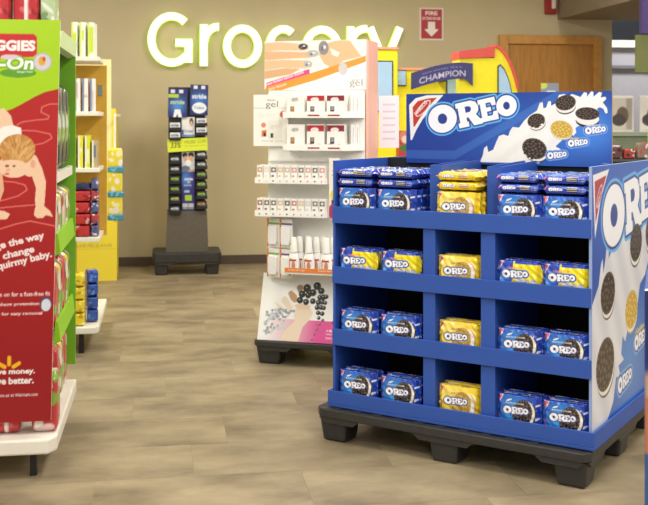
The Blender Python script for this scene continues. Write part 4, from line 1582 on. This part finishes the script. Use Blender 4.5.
def bag_mesh(name, w, d, h, cv):
    """soft pack: carton whose faces bulge, print on -y, same ink wrapped round the sides"""
    nx, ny = cv.nx, cv.ny
    ink = cv.out()
    per = []
    nd_ = 6
    for i in range(nx + 1):
        per.append((i / nx - .5, -.5, i))
    for i in range(1, nd_):
        per.append((.5, i / nd_ - .5, nx - int(i / nd_ * nx * .6)))
    for i in range(nx + 1):
        per.append((.5 - i / nx, .5, nx - i))
    for i in range(1, nd_):
        per.append((-.5, .5 - i / nd_, int(i / nd_ * nx * .6)))
    n = len(per)
    V, C, F = [], [], []
    for j in range(ny + 1):
        t = j / ny
        e = max(0, (abs(t - .5) - .36) / .14)
        sc = 1 - .16 * e * e
        bu = .03 * math.sin(math.pi * t)
        for (a, b, ci) in per:
            r = 1 - .10 * (abs(a * 2) ** 6) * (abs(b * 2) ** 6)
            V.append((a * w * sc * r * (1 + bu * (1 - 4 * b * b)), b * d * (sc - .25 * e * e) * r * (1 + bu * (1 - 4 * a * a)), t * h))
            C.append(ink[j, ci])
    for j in range(ny):
        for k in range(n):
            F.append((j * n + k, j * n + (k + 1) % n, (j + 1) * n + (k + 1) % n, (j + 1) * n + k))
    F.append(tuple(range(n - 1, -1, -1)))
    F.append(tuple(ny * n + k for k in range(n)))
    me = bpy.data.meshes.new(name)
    me.from_pydata(V, [], F)
    me.materials.append(P_FILM)
    at = me.attributes.new('ink', 'FLOAT_COLOR', 'POINT')
    c4 = np.ones((len(V), 4), dtype=np.float32)
    c4[:, :3] = np.array(C)
    at.data.foreach_set('color', c4.ravel())
    me.polygons.foreach_set('use_smooth', np.ones(len(me.polygons), dtype=bool))
    me.update()
    return me


def bag_art(w, h, base, accents, seed, band=None):
    rs = np.random.RandomState(seed)
    cv = Canvas(w, h, 26, 34, base)
    for c in accents:
        for _ in range(3):
            cv.ell(rs.rand() * w, rs.rand() * h, (.08 + .16 * rs.rand()) * w, (.05 + .12 * rs.rand()) * h, c, rs.rand() * 3)
    if band:
        cv.rect(.44 * w, .58 * w, -1, 2, band)
    return cv


# packs on the shelves of the diaper display, facing the aisle
bagk = {}


def bag(kind, w, d, h):
    key = (kind, w, d, h)
    if key not in bagk:
        spec = {'red': ('#c32630', ('#d8646a', '#a31a24'), '#f3e9e4'), 'mix': ('#e8e2cf', ('#c8343a', '#7fae3a', '#e6c44a', '#8a6a4a'), None), 'green': ('#b9cf9a', ('#e9efe0', '#7f9a6a', '#c8b8c0'), None),
                'navy': ('#2a3238', ('#3f5a4a', '#8fae4a', '#c9d2cc'), None), 'redmix': ('#c5323a', ('#efe6da', '#e8c9c4', '#7fae3a'), None), 'beige': ('#d8cdb6', ('#8c7a5a', '#efe9da', '#a84a3c'), None)}[kind]
        bagk[key] = bag_mesh('diaper_pack', w, d, h, bag_art(w, h, spec[0], spec[1], hash_(kind), spec[2]))
    return bagk[key]


def hash_(s):
    return sum(ord(c) * (i + 3) for i, c in enumerate(s)) % 997


KN = {'red': 'red and white', 'mix': 'multicoloured', 'green': 'pale green', 'navy': 'dark', 'redmix': 'red and cream', 'beige': 'beige'}
for z, kinds, h, rn in ((1.172, ('navy', 'navy', 'navy', 'navy'), 0.40, 'under the top shelf'), (0.867, ('beige', 'mix', 'beige', 'mix'), 0.235, 'white edged shelf'), (0.507, ('redmix', 'mix', 'redmix', 'mix'), 0.30, 'lower green shelf')):
    for k, kd in enumerate(kinds):
        o = mko('diaper_pack', bag(kd, 0.15, 0.26, h), None, (-0.578, 4.435 + k * 0.168, z), (0, 0, R(90)))
        tag(o, f'{KN[kd]} diaper pack, {ORD[k]} from the red card, {rn}', 'diaper pack', 'diaper packs facing the aisle')
for k, (x, kd, w) in enumerate(((-0.475, 'redmix', 0.10), (-0.62, 'red', 0.108), (-0.735, 'mix', 0.10), (-0.85, 'red', 0.108))):
    o = mko('diaper_pack', bag(kd, w, 0.13, 0.235), None, (x + .002, 4.262, 0.166))
    tag(o, f'{KN[kd]} diaper pack on the deck under the red card, {ORD[k]} from aisle', 'diaper pack', 'diaper packs on the deck')
for k in range(3):
    o = mko('diaper_pack', bag('redmix' if k % 2 == 0 else 'mix', 0.15, 0.22, 0.28), None, (-0.565, 4.58 + k * 0.155, 0.166), (0, 0, R(90)))
    tag(o, f'small {"red and cream" if k % 2 == 0 else "multicoloured"} diaper pack on the deck aisle side, {ORD[k]} from front', 'diaper pack', 'diaper packs along the deck')
for k, (x, kd, w) in enumerate(((-0.49, 'green', 0.065), (-0.578, 'red', 0.105), (-0.692, 'red', 0.105), (-0.80, 'red', 0.10))):
    o = mko('diaper_pack', bag(kd, w, 0.14, 0.24), None, (x + .012, 4.445, 1.739))
    tag(o, f'{KN[kd]} diaper pack on top of the end display, {ORD[k]} from the aisle', 'diaper pack', 'diaper packs on top of the display')

# --- second fixture: yellow backed shelf unit
u0, u1, UY = -1.40, -0.395, 6.30
su = empty('snack_shelf_unit', ((u0 + u1) / 2, UY, 0))
tag(su, 'yellow backed shelf unit with white shelves behind the diaper display', 'shelf unit')
cx2 = (u0 + u1) / 2


def sbox(name, x0, x1, y0, y1, z0, z1, m, bevel=0.0, parent=su):
    return box(name, x0 - cx2, x1 - cx2, y0 - UY, y1 - UY, z0, z1, m, parent, bevel)


MB().prism([(u0 - cx2, 0), (u1 - 0.03 - cx2, 0), (u1 - cx2, 0.04), (u1 - 0.006 - cx2, 1.0), (u0 - cx2, 1.0)], 'z', 0.125, 0.165).build('deck', OFFW, su, bevel=0.006)
for yy in (6.36, 7.2):
    sbox('leg', u1 - 0.12, u1 - 0.09, yy, yy + 0.03, 0, 0.125, BLACKM)
    sbox('leg', u0 + 0.1, u0 + 0.13, yy, yy + 0.03, 0, 0.125, BLACKM)
sbox('back_panel', u0, u1 + 0.01, 6.98, 7.0, 0.64, 1.76, AMB)
sbox('lower_back_panel', u0, -0.58, 6.98, 7.0, 0.165, 0.64, AMB)
for z in (1.765, 1.425, 1.075, 0.645):
    sbox('shelf', u0, u1 - 0.01, 6.55, 6.98, z, z + 0.028, OFFW, 0.004)
sbox('edge_label', u1 - 0.045, u1 - 0.02, 6.972, 6.98, 1.56, 1.63, mat('teal_label', '#6e8a90', 0.5))


def simple_carton(name, w, d, h, base, seed, accents, stripe=None):
    rs = np.random.RandomState(seed)
    cv = Canvas(w, h, 10, 20, base)
    for c in accents:
        cv.rect(w * rs.rand() * .4, w * (.5 + .5 * rs.rand()), h * rs.rand() * .5, h * (.5 + .4 * rs.rand()), c)
    if stripe:
        cv.rect(-1, w * .3, -1, 2, stripe)
    return carton_mesh(name, w, d, h, cv, base)


for k in range(3):
    me = simple_carton('snack_carton', 0.036, 0.16, 0.215, '#f0f2e4', 3 + k, ('#c9df3a',), '#d6e25a')
    o = mko('snack_carton', me, None, (-0.555 + k * 0.050, 6.66, 1.793), (0, 0, R(-4)))
    tag(o, f'lime and white carton on top of the yellow shelf unit, {ORD[k]} from left', 'carton', 'cartons on the top of the shelf unit')
    me = simple_carton('cereal_carton', 0.034, 0.16, 0.205, '#efe9e2', 13 + k, ('#d9b9b4',), '#6a7aa8')
    o = mko('cereal_carton', me, None, (-0.552 + k * 0.047, 6.66, 1.453), (0, 0, R(8)))
    tag(o, f'white carton with blue edge on the second shelf, {ORD[k]} from left', 'carton', 'white cartons on the second shelf')
for k in range(4):
    me = simple_carton('snack_carton', 0.030, 0.16, (0.20, .2, .2, .17)[k], ('#dfe23a', '#e6e04a', '#d7de36', '#b9a98a')[k], 23 + k, ('#eef0d0',) if k < 3 else ('#6a6f88',), '#f0efdc')
    o = mko('snack_carton', me, None, (-0.566 + k * 0.043, 6.66, 1.103))
    tag(o, ('yellow green' if k < 3 else 'brown and grey') + f' carton on the third shelf of the yellow unit, {ORD[k]} from left', 'carton', 'cartons on the third shelf')
for lv in range(5):
    c = '#c0303a' if lv < 4 else '#2b3358'
    me = bag_mesh('snack_bag', 0.115, 0.16, 0.072 if lv < 4 else .045, bag_art(0.115, .07, c, ('#e2a8a4', '#8f1a24') if lv < 4 else ('#1a2036', '#5a6aa0'), 31 + lv))
    o = mko('snack_bag', me, None, (-0.520 + 0.004 * (lv % 2), 6.66, 0.674 + lv * 0.0725))
    tag(o, ('red' if lv < 4 else 'navy') + f' snack bag, {ORD[lv]} from the bottom of the stack, fourth shelf', 'snack bag', 'snack bags stacked on the fourth shelf')
    me = bag_mesh('snack_bag', 0.045, 0.16, 0.072, bag_art(0.045, .07, '#b3404c' if lv % 2 else '#5a5f92', ('#e6d4d4', '#3f477a'), 41 + lv))
    o = mko('snack_bag', me, None, (-0.437, 6.66, 0.674 + lv * 0.0725))
    tag(o, f'narrow red and blue snack bag, {ORD[lv]} from the bottom beside the red stack', 'snack bag', 'narrow snack bags')
for lv in range(4):
    me = bag_mesh('snack_bag', 0.07, 0.13, 0.078, bag_art(0.07, .078, '#ecd12a', ('#f4e88a', '#c8a21e'), 51 + lv))
    o = mko('snack_bag', me, None, (-0.515, 6.40, 0.166 + lv * 0.0785))
    tag(o, f'yellow snack bag on the deck of the yellow unit, {ORD[lv]} from the bottom', 'snack bag', 'yellow bags on the deck')
    me = bag_mesh('snack_bag', 0.068, 0.13, 0.078, bag_art(0.068, .078, '#2c55b8', ('#5f8ae0', '#1c2f78'), 61 + lv))
    o = mko('snack_bag', me, None, (-0.450, 6.52, 0.166 + lv * 0.0785), (0, 0, R(10)))
    tag(o, f'blue snack bag stacked on the deck of the yellow unit, {ORD[lv]} from the bottom', 'snack bag', 'blue bags on the deck')

# --- third fixture: yellow end panel with hanging strip
yu = empty('yellow_end_unit', (-0.8, 9.2, 0))
tag(yu, 'tall pale yellow end panel fixture in front of the back wall', 'shelf unit')
cv = Canvas(0.98, 1.05, 100, 110, '#f0dc3e')
for k in range(9):
    cv.text('PARMESANA'[k], .62 + .036 * k, .29 - (.01 if k == 0 else 0), .030, .036, '#a79a4a', bold=0)
cv.rect(0, .98, .27, .275, '#d8c23a')
panel('printed_panel', cv, 0.02, P_CARD, YEL, yu, (-0.60, 0, 0.0))
box('upper_panel', -0.60, 0.33, 0.02, 0.04, 1.05, 1.93, mat('pale_yellow_card', '#f2e9a6', 0.5), yu)
box('side_panel', 0.33, 0.37, 0.02, 0.55, 0.0, 1.50, YEL, yu)
# clip strip with bags
for k, zc in enumerate((1.03, 0.835, 0.655)):
    h0 = empty('clip_bag', (-0.39, 8.25, zc))
    tag(h0, f'yellow bag with teal base hanging on a clip strip, {ORD[k]} from the top', 'snack bag', 'bags on the clip strip')
    me = bag_mesh('clip_bag_film', 0.11, 0.03, 0.15, bag_art(0.11, .15, '#e9dc4a', ('#f6f0b8', '#f2efe0'), 71 + k))
    mko('bag_film', me, h0)
    me = bag_mesh('clip_bag_base', 0.125, 0.04, 0.045, bag_art(0.125, .045, '#3f93b0', ('#7fc0d2',), 81 + k))
    mko('bag_base', me, h0, (0.004, 0, -0.040))
cs_ = box('clip_strip', -0.40, -0.385, 8.268, 8.272, 0.6, 1.45, WHITE, None)
tag(cs_, 'thin white clip strip carrying the yellow bags', 'clip strip')
ca = box('strip_arm', -0.40, -0.385, 8.272, 9.22, 1.43, 1.45, WHITE, cs_)

# ================================================================== YELLOW BUS DISPLAY BEHIND THE COOKIES
BY = 8.0
BYEL = mat('bus_yellow', '#f8e91a', 0.45, var=0.03)
BRED = mat('bus_red', '#d8524a', 0.5, var=0.04)
BWIN = mat('bus_window_blue', '#a9cbe6', 0.3, var=0.10, vscale=4)
BOUT = mat('bus_outline', '#3b4038', 0.5)
bx = lambda px: wx(px, BY)
bz = lambda py, px=440: wz(px, py, BY)
bus = empty('bus_display', (bx(445), BY, 0))
tag(bus, 'large yellow bus shaped cardboard display with red roof behind the cookie header', 'display stand')
bo = bx(445)


def bbox(name, x0, x1, y0, y1, z0, z1, m, bevel=0.0, parent=bus):
    return box(name, x0 - bo, x1 - bo, y0 - BY, y1 - BY, z0, z1, m, parent, bevel)


# rear block with a tall window
bbox('rear_body', bx(352), bx(398), BY, BY + 0.5, 0, bz(50), BYEL, 0.01)
bbox('rear_roof_edge', bx(352), bx(398.5), BY - .01, BY + 0.5, bz(50), bz(47.5), mat('bus_peach_edge', '#e8a27c', 0.5))
w1 = bbox('window', bx(360), bx(393), BY - 0.012, BY, bz(112), bz(61), BOUT, 0.004)
bbox('pane', bx(362), bx(391.5), BY - 0.018, BY - 0.012, bz(111), bz(62.5), BWIN, 0, w1)
# long low middle
bbox('middle_body', bx(398), bx(458), BY + 0.06, BY + 0.5, 0, bz(70), BYEL, 0.01)
bbox('middle_roof_edge', bx(398), bx(458), BY + 0.05, BY + 0.5, bz(70), bz(67.5), MATS['bus_peach_edge'])
w2 = bbox('window', bx(398.5), bx(407.5), BY + 0.045, BY + 0.06, bz(86), bz(70.5), BOUT)
bbox('pane', bx(399), bx(407), BY + 0.04, BY + 0.045, bz(85), bz(71), BWIN, 0, w2)
w3 = bbox('window', bx(448), bx(458), BY + 0.045, BY + 0.06, bz(98), bz(74), BOUT)
bbox('pane', bx(449), bx(457.5), BY + 0.04, BY + 0.045, bz(97), bz(75), BWIN, 0, w3)
# cab: straight face to the left of the corner, curved profile face to the right
xc = bx(492)
bbox('cab_body', bx(457.5), xc, BY - 0.06, BY + 0.16, 0, bz(58), BYEL)
rf = MB()
zl0, zl1, zr0, zr1 = bz(59), bz(51.5), bz(57), bz(47)
rf.add([(bx(456.5) - bo, -.075, zl0), (xc - bo, -.075, zr0), (xc - bo, .16, zr0), (bx(456.5) - bo, .16, zl0), (bx(456.5) - bo, -.075, zl1), (xc - bo, -.075, zr1), (xc - bo, .16, zr1), (bx(456.5) - bo, .16, zl1)],
       [(0, 3, 2, 1), (4, 5, 6, 7), (0, 1, 5, 4), (1, 2, 6, 5), (2, 3, 7, 6), (3, 0, 4, 7)])
rf.build('cab_roof', BRED, bus)
prof = [(492, 47), (497, 49.5), (501.5, 55), (506, 63), (509.5, 72), (512, 80), (514.5, 90), (516, 102), (517, 120)]
pts = [(bx(a) - bo, bz(b)) for a, b in prof]
pts2 = pts + [(bx(517) - bo, 0), (xc - bo, 0)]
MB().prism(pts2, 'y', -0.06, 0.16).build('cab_front', BYEL, bus)
rim = [(bx(a) - bo, bz(b)) for a, b in prof[:7]]
rim2 = [(bx(a + 1.5) - bo, bz(b - 2.5)) for a, b in reversed(prof[:7])]
MB().prism(rim + rim2, 'y', -0.075, 0.16).build('cab_trim', BRED, bus)
wp = [(495, 118), (495, 66), (497.5, 64), (501.5, 68), (505, 76), (507.5, 84), (509.5, 94), (511, 118)]
w4 = MB().prism([(bx(a) - bo, bz(b)) for a, b in wp], 'y', -0.07, -0.06).build('window', BOUT, bus)
wp = [(496, 117), (496, 67.5), (497.5, 66), (500.7, 69.5), (504.2, 77), (506.6, 85), (508.5, 94), (509.8, 117)]
MB().prism([(bx(a) - bo, bz(b)) for a, b in wp], 'y', -0.076, -0.07).build('pane', BWIN, w4)
# curved navy banner
cv = Canvas(0.50, 0.13, 130, 36, '#3b3a72')
cv.text('CHAMPION', .065, .022, .375, .048, '#c3bfd6', bold=.01)
cv.text('save money like a', .09, .086, .32, .018, '#8f8cb4', bold=0)


def bwarp(x, z):
    t = x / 0.50
    return (x, 0.0, z + 0.105 * math.sin(min(1, t * 1.12) * math.pi / 2) - 0.02 * (t - .5) - (0.05 * max(0, t - .88) / .12 * (z < .065)) - 0.02 * max(0, t - .8))


panel('banner', cv, 0.008, P_CARD, BOUT, bus, (bx(408.5) - bo, -0.09, bz(91.5)), warp=bwarp)
bbox('banner_bracket', bx(440), bx(444), BY - .08, BY + .06, bz(82), bz(80), BOUT)
# red carton standing beside the bus
cv = Canvas(0.10, 0.40, 20, 60, '#c63a34')
cv.ell(.05, .36, .045, .05, '#d8876a')
cv.ell(.05, .335, .03, .03, '#f0d9c4')
cv.ell(.05, .27, .045, .03, '#4f7a3a')
cv.rect(0, .1, 0, .06, '#e6d63a')
rc = mko('juice_carton', carton_mesh('juice_carton', 0.10, 0.10, 0.40, cv, '#b5302c'), None, (wx(404, 7.6), 7.6, 0.92))
tag(rc, 'red carton with a round pale picture at the left end of the cookie header', 'carton')
ct = empty('carton_stand', (wx(404, 7.6), 7.6, 0))
tag(ct, 'slim white stand holding the red carton beside the yellow bus', 'stand')
box('post', -0.04, 0.04, -0.04, 0.04, 0.02, 0.90, WHITE, ct)
box('foot', -0.09, 0.09, -0.09, 0.09, 0, 0.02, WHITE, ct)
box('top_plate', -0.06, 0.06, -0.06, 0.06, 0.90, 0.92, WHITE, ct)

# ================================================================== RIGHT SIDE
# hanging department sign
hs = empty('hanging_sign', to_world(2.42, 7.9))
tag(hs, 'purple over olive green hanging department sign at the right edge', 'sign')
hs.location.z = 1.75
box('lower_board', -0.035, 0.6, 0, 0.03, 0.015, 0.30, mat('olive_board', '#79804a', 0.6, var=0.05), hs)
box('upper_board', 0.0, 0.6, -0.02, 0.03, 0.31, 0.75, mat('purple_board', '#51407e', 0.6, var=0.05), hs)
box('hanger_rod', 0.28, 0.30, 0.0, 0.02, 0.75, 1.45, BLACKM, hs)
# photo shelf behind the display
ph = empty('photo_counter', to_world(2.45, 8.4), R(-8.7))
tag(ph, 'grey green counter shelf with framed pictures behind the cookie display', 'counter')
box('counter_top', -0.12, 0.9, -0.02, 0.45, 1.27, 1.30, mat('grey_green_shelf', '#9aa38c', 0.6), ph)
box('counter_body', -0.10, 0.9, 0, 0.43, 0.16, 1.27, mat('grey_green_body', '#7f8a70', 0.7, var=0.06), ph)
box('plinth', -0.08, 0.88, 0.03, 0.42, 0, 0.16, BLACKM, ph)
for k, (x, c1, c2) in enumerate(((-0.09, '#6f5a4a', '#cfc6ba'), (0.16, '#8a5a3a', '#e2dcd2'))):
    fr = empty('picture_frame', Vector(ph.location) + Matrix.Rotation(R(-8.7), 4, 'Z') @ Vector((x, 0.15, 1.30)), R(-8.7))
    tag(fr, ('brown toned framed photo' if k == 0 else 'orange brown framed photo') + ' standing on the grey green counter', 'picture frame')
    box('frame', 0, 0.20, 0, 0.02, 0, 0.30, mat('pale_frame', '#d9d6d2', 0.5), fr, 0.004)
    cv = Canvas(0.17, 0.26, 24, 36, c2)
    cv.ell(.09, .12, .05, .07, c1)
    cv.ell(.06, .08, .06, .05, '#4a4340')
    cv.rect(.12, .17, 0, .26, c1, .5)
    panel('photo', cv, 0.003, P_GLOSS, WHITE, fr, (0.015, -0.004, 0.02))
    box('easel', 0.09, 0.11, 0.02, 0.08, 0, 0.15, BLACKM, fr)
# bags in front of the counter, on a low rack
rk = empty('candy_rack', to_world(2.16, 7.5), R(-8.7))
tag(rk, 'low dark candy rack in front of the grey green counter', 'rack')
box('rack_body', -0.08, 0.6, 0, 0.3, 0, 1.10, mat('dark_rack', '#3c3f3a', 0.6), rk)
box('rack_top', -0.09, 0.6, -0.01, 0.31, 1.10, 1.115, mat('dark_rack_top', '#4a4d46', 0.6), rk)
for k, (c, ac, nm) in enumerate((('#6a3a3c', ('#2a2426', '#b9b0a8'), 'dark maroon'), ('#a83a34', ('#e8ddd0', '#3a2c28'), 'red and cream'), ('#8a7a6a', ('#b84a44', '#e6e0d6'), 'brown and white'))):
    me = bag_mesh('candy_bag', 0.085, 0.06, (.10, .075, .12)[k], bag_art(.085, .1, c, ac, 91 + k))
    o = mko('candy_bag', me, None, Vector(rk.location) + Matrix.Rotation(R(-8.7), 4, 'Z') @ Vector((-0.03 + k * 0.095, 0.06, 1.1155)), (0, 0, R(-8.7 + 6 * k)))
    tag(o, f'{nm} candy bag on the dark rack behind the header', 'candy bag', 'candy bags on the rack')
lb = empty('lime_bottle', Vector(rk.location) + Matrix.Rotation(R(-8.7), 4, 'Z') @ Vector((0.255, 0.0 + 0.10, 1.1155)))
tag(lb, 'tall lime green bottle on the dark rack at the right edge', 'bottle')
MB().lathe([(0.035, 0), (0.037, 0.005), (0.037, 0.20), (0.02, 0.25), (0.015, 0.26)], n=18).build('bottle_body', mat('lime_plastic', '#a9cf1c', 0.35), lb, smooth=True)
MB().lathe([(0.017, 0.26), (0.017, 0.29), (0.014, 0.295)], n=16).build('cap', WHITE, lb, smooth=True)
# little card standing behind the header
sc_ = empty('shelf_talker', (wx(548, 8.6), 8.6, 0))
tag(sc_, 'small grey and lime sign on a post in front of the wooden door', 'sign')
cv = Canvas(0.16, 0.14, 24, 20, '#8c95a4')
cv.ell(.02, .12, .035, .03, '#c9da5a')
cv.rect(.05, .13, .05, .075, '#dfe4ec')
panel('sign_card', cv, 0.006, P_CARD, WHITE, sc_, (-0.07, -0.02, 1.58))
box('post', -0.01, 0.01, -0.012, 0.008, 0.02, 1.62, BLACKM, sc_)
box('foot', -0.12, 0.12, -0.12, 0.12, 0, 0.02, BLACKM, sc_)

# near right edge: the end of a neighbouring display, blurred
ne = empty('foreground_display', to_world(0.790, 2.55), R(-8.7 - 18.0))
tag(ne, 'out of focus navy and orange display end at the right edge', 'display stand')
cv = Canvas(0.45, 0.96, 40, 90, '#27408a')
cv.rect(0, .45, .56, .70, '#e08a3a')
cv.rect(0, .45, .70, .76, '#d9b48a')
cv.rect(0, .45, -1, .56, '#3d6aa0')
cv.rect(0, .45, .78, .97, '#232a5e')
panel('printed_end', cv, 0.02, P_CARD, WHITE, ne, (0.0, 0, 0.02))
box('body', 0.0, 0.45, 0.02, 0.4, 0.0, 0.98, mat('navy_card', '#28407a', 0.6), ne)
